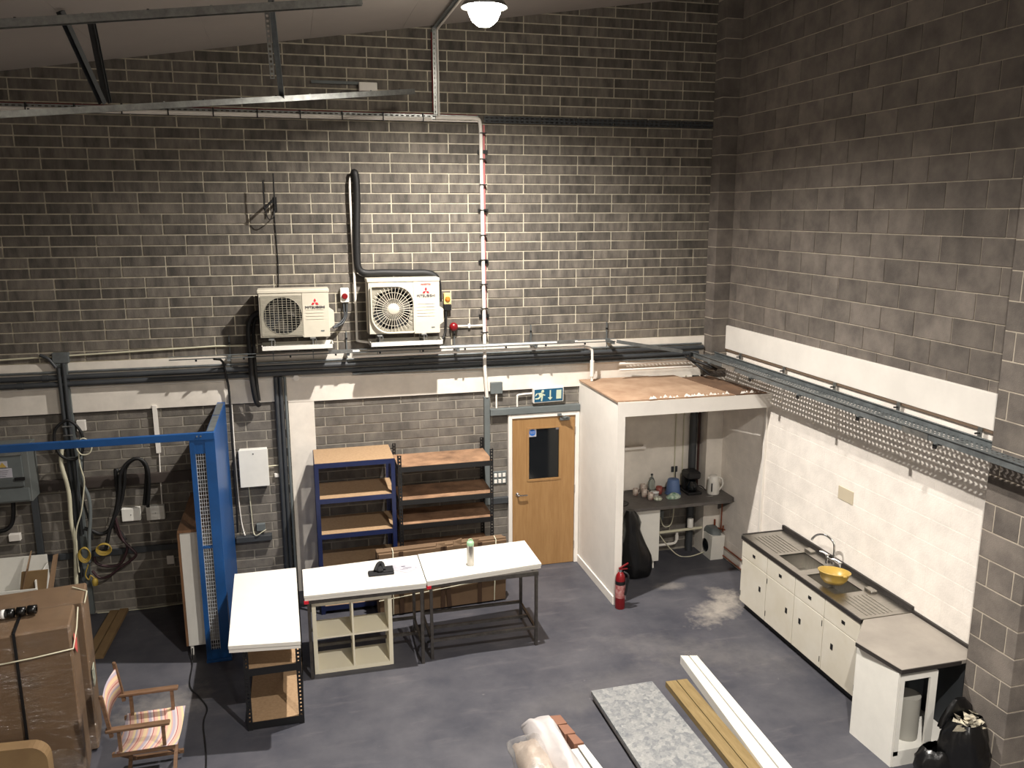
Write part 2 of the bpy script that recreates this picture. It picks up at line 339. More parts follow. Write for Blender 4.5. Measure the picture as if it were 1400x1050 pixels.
# ---- back wall: mortar bed and individual bricks (every second course pair shares its joints)
wb = struct('wall_back', MB().box(-5, 9.3, .004, .3, 0, 7.3), M_mortar)
def project(P):
    d = Vector(P)-CAM; z = d.dot(F); return 700+FPX*d.dot(RR)/z, 525-FPX*d.dot(UU)/z
def infr(P, m=25):
    x, y = project(P); return -m < x < 1400+m and -m < y < 1050+m
bricks = []
j = -8
while j < 11:
    zt = 5.42-.225*j; o_ = 0 if j % 2 == 0 else .225
    for hz in (0, 1):
        z1 = zt-.1125*hz-.007; z0 = z1-.0985
        k = -12
        while k < 19:
            x0 = k*.45+o_+.007; x1 = x0+.436; k += 1
            if x0 > 7.9: continue
            x1 = min(x1, 7.95)
            if z0 > roofz(x1)+.1: continue
            if x1-x0 > .06: bricks.append((x0, x1, z0, z1))
    j += 1
for k in range(-1, 21):          # lower wall, plain half bond
    z1 = 2.16+.1125*1-.1125*k-.006; z0 = max(.001, z1-.1005); o_ = .266 if k % 2 == 1 else .041
    if z1 < .03: continue
    for i in range(-13, 19):
        x0 = i*.45+o_+.007; x1 = min(x0+.436, 7.95)
        if x0 > 7.9: continue
        # leave out what stands behind the door, the plastered strip
        if x1 > 5.21 and x0 < 6.12 and z0 < 2.04:
            if x0 < 5.19: x1 = 5.19
            elif x1 > 6.13: x0 = 6.13
            else: continue
        if x1-x0 > .05: bricks.append((x0, x1, z0, z1))
def hidden(b):
    x0, x1, z0, z1 = b; xc, zc = (x0+x1)/2, (z0+z1)/2
    return (2.36 < zc < 2.93) or (2.56 < xc < 2.83 and zc < 2.4) or (xc > 6.2 and zc < 2.35)
vis = [b for b in bricks if b[2] < roofz(b[0]) and infr(((b[0]+b[1])/2, 0, (b[2]+b[3])/2)) and not hidden(b) and b[1]-b[0] > .43 and b[3]-b[2] > .095 and b[0] < 7.4]
def psize(b):
    a = project((b[0], 0, b[2])); c = project((b[1], 0, b[3])); return abs((a[0]-c[0])*(a[1]-c[1]))
vis.sort(key=psize, reverse=True); chosen = set(vis[:300])
BR = mesh_of('brick', MB().box(-.218, .218, -.004, .02, -.0495, .0495, .003), M_brick)
BRL = mesh_of('brick', MB().box(-.218, .218, -.004, .02, -.0495, .0495, .003), M_brickl)
stuffb = MB(); stuffl = MB()
part('lower_mortar_bed', MB().box(-5, 7.9, .0015, .01, .0, 2.36), M_mortarl, wb)
for b in bricks:
    xc, zc = (b[0]+b[1])/2, (b[2]+b[3])/2; dy = random.uniform(-.0015, .0015)
    if b in chosen:
        o = bpy.data.objects.new('brick', BR if zc > 2.4 else BRL); COL.objects.link(o); o.parent = wb; o.location = (xc, dy, zc)
    elif not (2.37 < zc < 2.93): (stuffb if zc > 2.4 else stuffl).box(b[0], b[1], -.004+dy, .02, b[2], b[3], .003)
part('brick_courses', stuffb, M_brick, wb, stuff=True); part('brick_courses', stuffl, M_brickl, wb, stuff=True)
# white boxed band across the back wall and the plastered strip below it
tb = struct('trim_1', MB().box(-5, 2.553, -.022, .0, 2.385, 2.94).box(2.553, 7.85, -.022, .0, 2.365, 2.945), M_plaster)
part('strip', MB().box(2.553, 2.845, -.018, .0, 0, 2.364), M_plaster, tb)
part('painted_shade_line', MB().box(-5, 2.5, -.024, .0, 2.375, 2.385).box(2.85, 6.1, -.024, .0, 2.355, 2.365), M_edge, tb)  # solid dark strips paint the shade line under the band

# ---- right wall, blocks and piers
wr = struct('wall_right', MB().box(XR+.004, 9.3, -19, 0, 0, 7.5), M_blockm)
blocks = []
for m_ in range(-20, 14):
    z0 = 4.544+.225*m_+.005; z1 = z0+.215
    if z1 > 7.2: continue
    o_ = 0 if (m_ % 2 == 0) else .225
    for k in range(-3, 26):
        y1 = -1.058-k*.45+o_-.005; y0 = y1-.44; y1 = min(y1, -.01)
        if y1-y0 < .06 or y0 < -12: continue
        blocks.append((y0, y1, max(z0, .002), z1))
white = MB(); rest = MB(); bb = []
for b in blocks:
    zc, yc = (b[2]+b[3])/2, (b[0]+b[1])/2
    if zc < 2.85 and yc > -4.75:
        if not (b[2] > 2.75): white.box(XR-.004, XR+.02, b[0], b[1], b[2], b[3], .004)
    elif yc > -4.75 and zc < 3.0: pass
    elif -5.19 < yc < -4.75: pass
    elif infr((XR, yc, zc)) and b[1]-b[0] > .43 and b[3]-b[2] > .2: bb.append(b)
    else: rest.box(XR-.004, XR+.02, b[0], b[1], b[2], b[3], .003)
def psz2(b):
    a = project((XR, b[0], b[2])); c = project((XR, b[1], b[3])); return abs((a[0]-c[0])*(a[1]-c[1]))
bb.sort(key=psz2, reverse=True)
BK = mesh_of('block', MB().box(-.004, .02, -.22, .22, -.1075, .1075, .003), M_block)
for i, b in enumerate(bb):
    if i < 300:
        o = bpy.data.objects.new('block', BK); COL.objects.link(o); o.parent = wr; o.location = (XR+random.uniform(-.001, .001), (b[0]+b[1])/2, (b[2]+b[3])/2)
    else: rest.box(XR-.004, XR+.02, b[0], b[1], b[2], b[3], .003)
part('block_courses', rest, M_block, wr, stuff=True)
part('painted_blocks', MB().box(XR-.003, XR+.02, -4.75, -.01, .001, 2.83), M_whitewall, wr)
part('painted_block_courses', white, M_whitewall, wr, stuff=True)
part('blank_patch', MB().box(XR-.012, XR, -2.92, -2.68, 1.6, 1.74, .003), mat('beige_patch', (196, 184, 160), .8), wr, label='beige blanking patch on the white painted blocks')
# white boxed band along the right wall
t2 = struct('trim_2', MB().box(XR-.035, XR, -4.75, -.23, 2.80, 3.10, .004), M_white)
part('painted_shade_line', MB().box(XR-.028, XR, -4.75, -.23, 2.775, 2.80), mat('brown_shade_line', (110, 92, 76), .8), t2)  # brown strip colours in the shadow below the raised band
# piers
def pier(name, x0, x1, y0, y1, seed, top=7.2):
    p_ = struct(name, MB().box(x0+.004, x1, y0+.004, y1, 0, top), M_blockm)
    for r in range(-1, 31):
        z0 = .044+.225*r+.005; z1 = min(z0+.215, top)
        if z0 < 0: z0 = .001
        if z1-z0 < .04: continue
        if y1-y0 > .3:
            if r % 2 == 0: segs = [(y0, y1)]
            else: segs = [(y0, y0+.095), (y0+.105, y1-.105), (y1-.095, y1)]
        else: segs = [(y0, y1)]
        for a, b in segs: part('block', MB().box(x0, x1, a, b, z0, z1, .003), M_block, p_)
    return p_
pier('trim_3', 7.85, XR-.001, -.225, -.001, 1)
pier('trim_4', 7.85, XR-.001, -5.19, -4.75, 2)

# alcove boxed in white boards: partition, fascia, nib
AL = struct('wall_partition', MB().box(6.135, 6.215, -1.336, -.001, 0, 2.435), M_white)
part('edge_post', MB().box(6.13, 6.22, -1.345, -1.336, 0, 2.44), M_white, AL)
fa = struct('trim_5', MB().box(6.22, XR-.001, -1.345, -1.27, 2.27, 2.435), M_white)
struct('baseboard_left', MB().box(6.12, 6.135, -1.336, -.03, 0, .10), M_white)
struct('baseboard_right', MB().box(XR-.02, XR-.005, -1.70, -.24, .0, .12), M_white)
struct('trim_6', MB().box(XR-.03, XR-.005, -1.28, -1.24, .12, 2.26), M_white)
# painted lining of the alcove's back wall above the worktop
struct('trim_7', MB().box(6.22, 7.845, -.03, -.006, .92, 2.42), M_plaster)

struct('trim_8', MB().box(7.842, XR-.004, -.233, -.001, .001, 2.425), M_plaster)

# ================================================================== DOOR
dr = struct('door_1', MB().box(5.245, 5.455, -.045, -.006, .006, 1.995).box(5.865, 6.07, -.045, -.006, .006, 1.995).box(5.455, 5.865, -.045, -.006, .006, 1.18).box(5.455, 5.865, -.045, -.006, 1.855, 1.995), M_oak)
part('door_frame', MB().box(5.19, 5.24, -.06, -.001, 0, 2.05, .004).box(6.076, 6.13, -.06, -.001, 0, 2.05, .004).box(5.24, 6.076, -.06, -.001, 2.0, 2.05, .004), M_white, dr)
part('door_pane', MB().box(5.455, 5.865, -.030, -.022, 1.18, 1.855), M_glass, dr)
part('glazing_bead', MB().box(5.435, 5.46, -.052, -.02, 1.165, 1.87).box(5.86, 5.885, -.052, -.02, 1.165, 1.87).box(5.46, 5.86, -.052, -.02, 1.16, 1.185).box(5.46, 5.86, -.052, -.02, 1.85, 1.87), M_oak, dr)
hd = part('door_handle', MB().lathe([(.026, 0), (.026, .008), (.01, .01), (.01, .05)], (5.31, -.045, 1.0), 16, 'y').tube([(5.31, -.09, 1.0), (5.34, -.095, 1.0), (5.43, -.09, .995)], .010), M_chrome, dr)
part('door_closer', MB().box(5.86, 5.99, -.09, -.045, 1.945, 1.985, .008).box(5.83, 5.88, -.09, -.06, 2.01, 2.035).bar((5.86, -.10, 2.02), (5.98, -.13, 1.99), .018, .008).bar((5.98, -.13, 1.99), (5.93, -.09, 1.98), .018, .008), M_greyp, dr)
for z in (.25, 1.02, 1.8): part('hinge', MB().box(6.066, 6.08, -.062, -.045, z-.05, z+.05), M_chrome, dr)
st = part('fire_door_sticker', MB().box(5.46, 5.56, -.034, -.031, 1.745, 1.85), M_paper, dr, 'small white sticker with a blue disc')
part('disc', MB().lathe([(.042, 0), (.042, .002)], (5.51, -.0345, 1.80), 24, 'y'), M_stblue, st)
part('print', text_mb('FIRE DOOR', .013, (5.51, -.0372, 1.805)).add(*(lambda t: (t.v, t.f))(text_mb('KEEP SHUT', .013, (5.51, -.0372, 1.788)))), M_paper, st)
part('corner_tag', MB().box(5.82, 5.86, -.034, -.031, 1.82, 1.85), M_paper, dr)

# ================================================================== FIXTURES ON THE WALLS
t = thing('exit_sign', 'blue and white emergency exit sign with running man, above the door', 'exit sign', (5.70, 0, 2.19))
X = Matrix.Translation((5.705, -.055, 2.29)) @ Matrix.Rotation(-.02, 4, 'Y') @ Matrix.Rotation(.12, 4, 'X')
part('casing', MB().box(-.2, .2, -.03, .035, -.1, .1, .008).xf(X), M_white, t)
part('panel', MB().box(-.185, .185, -.033, -.029, -.083, .083).xf(X), M_signblue, t)
def flat(pts, y=-.036): return MB().prism([(a, y, b) for a, b in pts], (0, .003, 0))
man = MB()
for pl in ([(-.10, .055), (-.085, .075), (-.065, .072), (-.06, .05), (-.075, .038), (-.095, .042)], [(-.14, .035), (-.09, .04), (-.07, .0), (-.095, -.015), (-.12, -.01)],
           [(-.15, .02), (-.14, .035), (-.165, .03), (-.178, .0), (-.168, -.004)], [(-.09, .035), (-.07, .02), (-.045, .01), (-.05, -.005), (-.085, .01)],
           [(-.12, -.01), (-.095, -.015), (-.13, -.045), (-.175, -.045), (-.175, -.03), (-.14, -.028)], [(-.095, -.01), (-.075, -.01), (-.08, -.04), (-.085, -.075), (-.1, -.07), (-.1, -.04)]):
    q = flat(pl); man.add(q.v, q.f)
part('running_man', man.xf(X), M_signgr, t)
part('arrow', (lambda a: a.add(*(lambda q: (q.v, q.f))(flat([(-.01, -.03), (.05, -.03), (.02, -.065)]))))(flat([(.012, .065), (.028, .065), (.028, -.03), (.012, -.03)])).xf(X), M_signgr, t)
part('doorway', flat([(.10, .062), (.165, .062), (.165, -.055), (.10, -.055)]).xf(X), M_signgr, t)
single('cable_conduit', MB().tube(smoothpath([(5.31, -.04, 2.15), (5.31, -.04, 2.27), (5.33, -.04, 2.30), (5.50, -.04, 2.31)], 4), .012), M_white, 'short white bent conduit joining the grey trunking to the exit sign', 'conduit')
t = thing('junction_box', 'square grey junction box on the white band left of the exit sign', 'junction box', (5.04, 0, 2.33))
part('box', MB().box(4.965, 5.115, -.07, -.023, 2.335, 2.48, .004), M_greyp, t); part('outlet', MB().tube([(5.04, -.05, 2.34), (5.04, -.05, 2.15)], .012), M_white, t, 'white conduit drop')
single('cable_trunking', MB().box(4.96, 6.13, -.075, -.001, 2.06, 2.14, .003), M_greyp, 'grey horizontal cable trunking fixed right above the door', 'trunking')
single('cable_trunking', MB().box(4.885, 4.955, -.06, -.003, .9, 2.30, .003), M_greyp, 'grey vertical cable trunking left of the door, behind the black shelving', 'trunking')
single('cable_trunking', MB().box(4.96, 5.19, -.05, -.003, .90, .98, .003), M_greyd, 'short dark trunking running to the left side of the door frame', 'trunking')
t = thing('light_switch_plate', 'bank of small grey and white switches on the bricks left of the door', 'switch plate', (5.08, 0, 1.15))
part('backplate', MB().box(5.0, 5.175, -.016, -.004, 1.15, 1.32, .003), M_greyp, t)
for i in range(3):
    for k in range(2): part('switch', MB().box(5.012+i*.055, 5.05+i*.055, -.024, -.016, 1.165+k*.08, 1.215+k*.08, .003), M_white, t)

# vertical white cable run and pink fire cable
t = thing('cable_run', 'tall white conduit dropping down the brick wall right of the large air conditioner', 'conduit', (4.88, 0, 2.28))
part('pipe', MB().tube(smoothpath([(4.35, -.06, 5.585), (4.6, -.06, 5.585), (4.80, -.06, 5.585), (4.86, -.06, 5.55), (4.872, -.06, 5.4)], 4) + [Vector((4.885, -.06, 4.0)), Vector((4.895, -.06, 2.96)), Vector((4.885, -.10, 2.70)), Vector((4.92, -.05, 2.30))], .022), M_white, t)
part('strip', MB().box(4.905, 4.928, -.02, -.004, 3.05, 5.52), mat('pink_cable', (190, 110, 110), .6), t, 'thin pink cable beside the conduit')
for i in range(9): part('tie', MB().box(4.855, 4.935, -.086, -.03, 3.1+i*.29, 3.112+i*.29), M_black, t)
for z in (5.22, 4.55, 3.95, 3.3): part('clip', MB().box(4.84, 4.96, -.03, -.004, z-.02, z+.02), M_black, t)
# upper slotted cable tray
def slotted_rail(name, label, x0, x1, z, mt, y=-.035, h=.075, n=None, cat='cable tray'):
    t = thing(name, label, cat, ((x0+x1)/2, 0, z)); n = n or int((x1-x0)/.06)
    solid(part('slotted_web', perforated(x0, x1, z, z+h, n, 2, .55, .35, lambda u, v: (u, y, v)), mt, t), .0015)
    part('lip', MB().box(x0, x1, y-.0, y+.03, z+h-.002, z+h).box(x0, x1, y, y+.03, z, z+.002), mt, t); return t
t = slotted_rail('cable_tray', 'long slotted steel cable tray across the brick wall, left of the white conduit drop', -1.5, 4.85, 5.545, M_galv)
part('cables', MB().tube([(-1.5, -.055, 5.57), (4.30, -.055, 5.575)], .014).tube([(-1.5, -.052, 5.552), (4.84, -.052, 5.553)], .009), M_white, t, 'white cables tied along the tray')
part('red_cable', MB().tube([(-1.5, -.02, 5.625), (4.84, -.02, 5.627)], .006), mat('dull_red_cable', (110, 36, 36), .6), t, 'red fire cable along the top')
for i in range(13): part('cable_tie', MB().box(-1.2+i*.45, -1.188+i*.45, -.072, -.03, 5.535, 5.63), M_black, t)
slotted_rail('cable_tray', 'dark empty slotted cable tray right of the white conduit drop, reaching the corner pier', 4.92, 7.83, 5.545, M_greyd)
t = thing('cable_tray', 'vertical slotted cable tray rising from the long tray to the roof', 'cable tray', (4.36, 0, 5.62))
solid(part('slotted_web', perforated(5.625, 6.56, 4.335, 4.40, 18, 2, .5, .35, lambda u, v: (v, -.04, u)), M_galv, t), .0015)
part('flange', MB().box(4.333, 4.337, -.04, -.008, 5.625, 6.56).box(4.398, 4.402, -.04, -.008, 5.625, 6.56), M_galv, t)
part('cable', MB().tube([(4.385, -.055, 5.59), (4.385, -.055, 6.56)], .012), M_white, t)
part('red_cable', MB().tube([(4.325, -.03, 5.66), (4.325, -.03, 6.5)], .007), mat('dull_red_cable', (110, 36, 36), .6), t)
t = thing('wall_box', 'small grey box with a thin arm high on the dark brick wall', 'junction box', (3.6, 0, 5.86))
part('box', MB().box(3.50, 3.70, -.07, -.005, 5.85, 5.94, .006), M_white, t); part('arm', MB().box(2.99, 3.5, -.045, -.015, 5.915, 5.945), M_greyp, t)

# TV style dipole aerial
t = thing('aerial', 'small black two-rod aerial on the brick wall above the left air conditioner', 'aerial', (2.48, 0, 4.5))
part('rod', MB().tube([(2.425, -.2, 4.55), (2.425, -.2, 4.87)], .008), M_black, t); part('rod', MB().tube([(2.53, -.12, 4.55), (2.535, -.12, 4.95)], .008), M_black, t)
part('bracket', MB().bar((2.42, -.21, 4.57), (2.53, -.10, 4.68), .02).bar((2.535, -.005, 4.62), (2.535, -.12, 4.62), .02).box(2.515, 2.555, -.012, -.004, 4.54, 4.70), M_black, t)
part('lead', MB().tube(smoothpath([(2.43, -.19, 4.56), (2.46, -.15, 4.46), (2.51, -.05, 4.48), (2.522, -.02, 4.56), (2.522, -.015, 4.4), (2.53, -.015, 4.0), (2.52, -.015, 3.71)], 4), .0055), M_black, t, 'thin black cable dropping to the air conditioner')

# ------------------------------------------------------------------ air conditioners
def ring_plate(cx, cz, r, x0, x1, z0, z1, y, n=48, t=.012):
    b = MB(); inn = []; out = []
    for k in range(n):
        a = 2*PI*k/n; dx, dz = math.cos(a), math.sin(a); inn.append((cx+r*dx, cz+r*dz))
        s_ = min(((x1-cx)/dx if dx > 1e-6 else (x0-cx)/dx if dx < -1e-6 else 9), ((z1-cz)/dz if dz > 1e-6 else (z0-cz)/dz if dz < -1e-6 else 9)); out.append((cx+s_*dx, cz+s_*dz))
    for c in ((x0, z0), (x1, z0), (x1, z1), (x0, z1)):
        kk = min(range(n), key=lambda q: (out[q][0]-c[0])**2+(out[q][1]-c[1])**2); out[kk] = c
    v = [(a, y, c) for a, c in inn+out] + [(a, y+t, c) for a, c in inn+out]
    fs = []
    for k in range(n):
        m_ = (k+1) % n; fs += [(k, m_, n+m_, n+k), (2*n+k, 3*n+k, 3*n+m_, 2*n+m_), (k, 2*n+k, 2*n+m_, m_)]
    return b.add(v, fs)
def diamond_logo(cx, cz, s_, y):
    b = MB()
    for a in (90, 210, 330):
        d = Vector((math.cos(math.radians(a)), math.sin(math.radians(a)))); q = Vector((-d.y, d.x))
        pts = [d*0.04*s_, d*.52*s_+q*.29*s_, d*1.0*s_, d*.52*s_-q*.29*s_]
        k = MB().prism([(cx+p_.x, y, cz+p_.y) for p_ in pts], (0, .003, 0)); b.add(k.v, k.f)
    return b
def aircon(x0, x1, z0, z1, label, fc, fr, panel, rounded):
    yb, yf = -.08, -.36
    t = thing('air_conditioner', label, 'air conditioner', ((x0+x1)/2, 0, z0-.13))
    cx, cz = fc
    # casing is open behind the fan
    cs = MB().box(x0, x1, yf, yb, z1-.012, z1, .004).box(x0, x1, yf, yb, z0, z0+.012).box(x0, x0+.01, yf, yb, z0, z1).box(x1-.01, x1, yf, yb, z0, z1).box(x0, x1, yb-.006, yb, z0, z1)
    cs.box(panel[1], x1, yf-.002, yf+.02, z0, z1, .004); q = ring_plate(cx, cz, fr, x0, panel[1], z0, z1, yf, 64); cs.add(q.v, q.f)
    cs.box(x0-.006, x1+.006, yf-.008, yb, z1-.035, z1+.004, .006)
    c = part('casing', cs, M_acw, t)
    for k in range(5): part('vent_line', MB().box(panel[1]+.04, x1-.06, yf-.006, yf-.002, z0+.20+k*.035, z0+.206+k*.035), M_acw, c)
    part('drum', MB().lathe([(fr, 0), (fr*.97, -.11), (.0, -.112)], (cx, yf, cz), 40, 'y', cap=False), M_dark, t)
    fan = MB()
    for a in range(3):
        th = a*2*PI/3+.4; pts = [(.05, -.25), (fr*.9, -.55), (fr*.93, .35), (.05, .35)]
        fan.prism([(cx+r*math.cos(th+d), yf+.05+d*.03, cz+r*math.sin(th+d)) for r, d in pts], (0, .004, 0))
    part('fan', fan, mat('fan_blade', (74, 70, 64), .6), t)
    g = MB()
    if rounded:      # radial wire guard in a leaf shaped frame
        px0, px1, pz0, pz1 = panel; out = []
        rr_ = (.22, .03)
        def corner(cx_, cz_, r, a0): return [(cx_+r*math.cos(math.radians(a0+k*9)), cz_+r*math.sin(math.radians(a0+k*9))) for k in range(11)]
        out = corner(px1-.2, pz1-.2, .2, 0) + corner(px0+.02, pz1-.02, .02, 90) + corner(px0+.2, pz0+.2, .2, 180) + corner(px1-.02, pz0+.02, .02, 270)
        P_ = [(a, yf-.022, b) for a, b in out]; part('guard_frame', MB().tube(P_, .011, 6, True), M_acw, t)
        ring = MB(); nn = len(out); ii = []
        for a, b in out:
            d_ = Vector((a-cx, b-cz)).normalized()*min(fr, Vector((a-cx, b-cz)).length-.004); ii.append((cx+d_.x, cz+d_.y))
        ring.add([(a, yf-.006, b) for a, b in out]+[(a, yf-.006, b) for a, b in ii], [(k, (k+1) % nn, nn+(k+1) % nn, nn+k) for k in range(nn)]); part('heat_exchanger', ring, M_coil, t)
        for k in range(36):
            a = 2*PI*k/36+.05; dx, dz = math.cos(a), math.sin(a)
            L_ = min((px1-.015-cx)/dx if dx > 0.01 else 9, (px0+.015-cx)/dx if dx < -.01 else 9, (pz1-.015-cz)/dz if dz > .01 else 9, (pz0+.015-cz)/dz if dz < -.01 else 9)
            L_ = min(L_, fr*1.12)
            g.tube([(cx+.055*dx, yf-.03, cz+.055*dz), (cx+L_*dx, yf-.026, cz+L_*dz)], .0032, 4)
        for r_ in (.12, .19): g.tube([(cx+r_*math.cos(2*PI*k/40), yf-.028, cz+r_*math.sin(2*PI*k/40)) for k in range(40)], .002, 4, True)
        part('guard_wires', g, M_acw, t)
        part('hub', MB().lathe([(.0, .012), (.05, .012), (.066, .004), (.068, 0)], (cx, yf-.028, cz), 28, 'y', cap=False), M_acw, t)
    else:
        px0, px1, pz0, pz1 = panel
        q = ring_plate(cx, cz, fr, px0, px1, pz0, pz1, yf-.01, 64, .008); part('fan_panel', q, M_coil, t)
        for k in range(16): zz = cz-fr+fr*2*(k+.5)/16; h_ = math.sqrt(max(0, fr*fr-(zz-cz)**2)); g.bar((cx-h_, yf-.012, zz), (cx+h_, yf-.012, zz), .003)
        for k in range(9): xx = cx-fr+fr*2*(k+.5)/9; h_ = math.sqrt(max(0, fr*fr-(xx-cx)**2)); g.bar((xx, yf-.014, cz-h_), (xx, yf-.014, cz+h_), .005)
        for r_ in (fr,): g.tube([(cx+r_*math.cos(2*PI*k/40), yf-.012, cz+r_*math.sin(2*PI*k/40)) for k in range(40)], .0025, 4, True)
        part('guard_wires', g, M_coil, t)
    lx = (panel[1]+x1)/2-.005; lz = z1-.165
    lg = part('badge', diamond_logo(lx, lz+.02, .046, yf-.006), M_redp, t, 'red mark of three diamonds over dark lettering')
    part('lettering', text_mb('MITSUBISHI', .042, (lx, yf-.006, lz-.045)), M_navyp, lg)
    if rounded: part('red_lettering', text_mb('INVERTER', .026, (lx, yf-.006, lz+.09)), M_redp, lg)
    part('rating_label', MB().box(x1-.10, x1-.06, yf-.004, yf-.001, z0+.06, z0+.075), M_greyp, t)
    part('side_cover', MB().prism([(x1, -.30, z0+.08), (x1+.055, -.30, z0+.12), (x1+.055, -.30, z0+.27), (x1, -.30, z0+.31)], (0, .16, 0)), M_acw, t)
    for xx in (x0+.12, x1-.19):
        br = part('bracket', MB().bar((xx, -.36, z0-.10), (xx, -.004, z0-.10), .03, .02).bar((xx, -.012, z0+.02), (xx, -.012, z0-.3), .03, .012), M_galv, t)
        part('foot', MB().box(xx-.03, xx+.03, -.385, -.33, z0-.02, z0, .002).bar((xx, -.37, z0-.02), (xx, -.37, z0-.10), .012).bar((xx+.035, -.37, z0-.02), (xx+.035, -.37, z0-.08), .008), M_galv, br)
    tr = MB().box(x0+.01, x1+.03, -.40, -.39, z0-.135, z0-.08).box(x0+.01, x1+.03, -.40, -.08, z0-.135, z0-.127).box(x0+.01, x0+.018, -.40, -.08, z0-.135, z0-.08).box(x1+.022, x1+.03, -.40, -.08, z0-.135, z0-.08).box(x0+.01, x1+.03, -.09, -.08, z0-.135, z0-.08)
    part('drip_tray', tr, M_gloss, t, 'cream drip tray below the casing')
    return t
aircon(2.30, 3.055, 3.17, 3.70, 'smaller left cream air conditioner unit with square fan panel, on the brick wall', (2.555, 3.42), .205, (2.325, 2.765, 3.20, 3.64), False)
aircon(3.485, 4.30, 3.165, 3.795, 'larger right cream air conditioner unit with a round radial fan guard, on the brick wall', (3.765, 3.455), .235, (3.52, 4.0, 3.185, 3.715), True)
single('insulated_pipe', MB().tube(smoothpath([(2.33, -.13, 3.44), (2.25, -.12, 3.42), (2.185, -.1, 3.33), (2.165, -.1, 3.20), (2.172, -.18, 3.02), (2.175, -.20, 2.88), (2.18, -.20, 2.66), (2.20, -.16, 2.45), (2.23, -.10, 2.37)], 5), .028).tube(smoothpath([(2.36, -.10, 3.38), (2.27, -.08, 3.37), (2.225, -.07, 3.28), (2.215, -.09, 3.02), (2.22, -.15, 2.7), (2.235, -.12, 2.43)], 5), .02), M_rubber,
       'black insulated pipe looping down from the left air conditioner', 'pipe')
single('insulated_pipe', MB().tube(smoothpath([(3.40, -.03, 4.90), (3.41, -.09, 4.97), (3.425, -.1, 4.90), (3.428, -.1, 4.7), (3.41, -.1, 4.3), (3.405, -.1, 4.0), (3.42, -.1, 3.90), (3.49, -.1, 3.85), (3.7, -.1, 3.85), (4.0, -.1, 3.84), (4.2, -.1, 3.835), (4.30, -.1, 3.79), (4.325, -.12, 3.70), (4.325, -.14, 3.50)], 5), .042), M_rubber,
       'thick black insulated pipe rising and arching over the right air conditioner', 'pipe')
single('cable_conduit', MB().tube(smoothpath([(3.41, -.02, 4.99), (3.375, -.06, 4.93), (3.355, -.07, 4.80), (3.36, -.07, 4.2), (3.37, -.07, 3.5), (3.368, -.08, 3.12), (3.38, -.1, 3.07), (3.5, -.12, 3.05)], 4), .014), M_white, 'thin white conduit following the thick black pipe between the two air conditioners', 'conduit')
t = thing('isolator_switch', 'white isolator switch with a red dial right of the left air conditioner', 'switch', (3.25, 0, 3.5))
part('box', MB().box(3.20, 3.298, -.07, -.005, 3.515, 3.68, .006), M_white, t); part('dial', MB().lathe([(.034, 0), (.034, .02), (.026, .03)], (3.249, -.07, 3.588), 20, 'y'), M_red, t)
part('flex', MB().tube(smoothpath([(3.235, -.04, 3.52), (3.235, -.05, 3.42), (3.24, -.06, 3.36), (3.19, -.09, 3.29), (3.10, -.14, 3.25)], 4), .011).tube(smoothpath([(3.27, -.04, 3.52), (3.265, -.05, 3.42), (3.255, -.06, 3.35), (3.20, -.1, 3.27), (3.10, -.16, 3.24)], 4), .011), M_greyd, t, 'grey flexible cables')
t = thing('isolator_switch', 'yellow and black isolator switch with an orange dial right of the right air conditioner', 'switch', (4.44, 0, 3.38))
part('box', MB().box(4.405, 4.487, -.07, -.005, 3.46, 3.59, .005), mat('pale_yellow', (235, 205, 130), .5), t); part('cover', MB().box(4.40, 4.492, -.075, -.005, 3.385, 3.46, .006), M_black, t)
part('dial', MB().lathe([(.03, 0), (.03, .016), (.02, .026)], (4.446, -.07, 3.525), 20, 'y'), M_orange, t)
part('flex', MB().tube(smoothpath([(4.43, -.05, 3.39), (4.425, -.06, 3.25), (4.415, -.07, 3.14), (4.37, -.1, 3.05), (4.31, -.15, 3.03)], 4), .013), M_rubber, t)
t = thing('fire_alarm_sounder', 'round red fire alarm sounder on a white conduit beside the right air conditioner', 'alarm', (4.52, 0, 3.13))
part('dome', MB().lathe([(.05, 0), (.052, .03), (.044, .06), (.02, .072), (0, .073)], (4.52, -.02, 3.185), 24, 'y', cap=False), M_red, t)
part('conduit', MB().tube([(4.55, -.025, 3.187), (4.885, -.03, 3.187)], .011), M_white, t); part('saddle', MB().box(4.70, 4.725, -.04, -.005, 3.165, 3.21), M_white, t)

# ------------------------------------------------------------------ service rail, pipes, brackets along the white band
t = thing('service_rail', 'long galvanised rail on brackets running below both air conditioners to the alcove', 'rail', (3.9, 0, 2.8))
solid(part('slotted_web', perforated(1.33, 6.52, -.263, -.205, 104, 1, .5, .5, lambda u, v: (u, v, 2.957)), M_galvd, t), .002); part('channel', MB().box(1.33, 6.52, -.265, -.225, 2.99, 2.994).box(1.33, 6.52, -.265, -.225, 2.955, 2.959), M_galvd, t)
part('splice', MB().box(5.75, 5.98, -.27, -.264, 2.955, 2.995), M_galv, t); part('splice', MB().box(3.03, 3.3, -.27, -.264, 2.955, 2.995), M_galv, t)
for i in range(10): part('nut', MB().box(1.6+i*.5, 1.62+i*.5, -.275, -.26, 2.935, 2.955), M_black, t)
for xx in (1.95, 3.25, 4.53, 5.49, 6.49):
    b = part('bracket', MB().bar((xx, -.004, 3.17), (xx, -.004, 2.80), .041, .012, (1, 0, 0)).bar((xx, -.26, 2.94), (xx, -.01, 2.94), .035, .035), M_galvd, t)
    part('nut', MB().box(xx-.012, xx+.012, -.03, -.012, 3.08, 3.10), M_black, b)
t = thing('cable_tray', 'narrow slotted steel tray just below the two dark pipes on the white band', 'cable tray', (5.4, 0, 2.67))
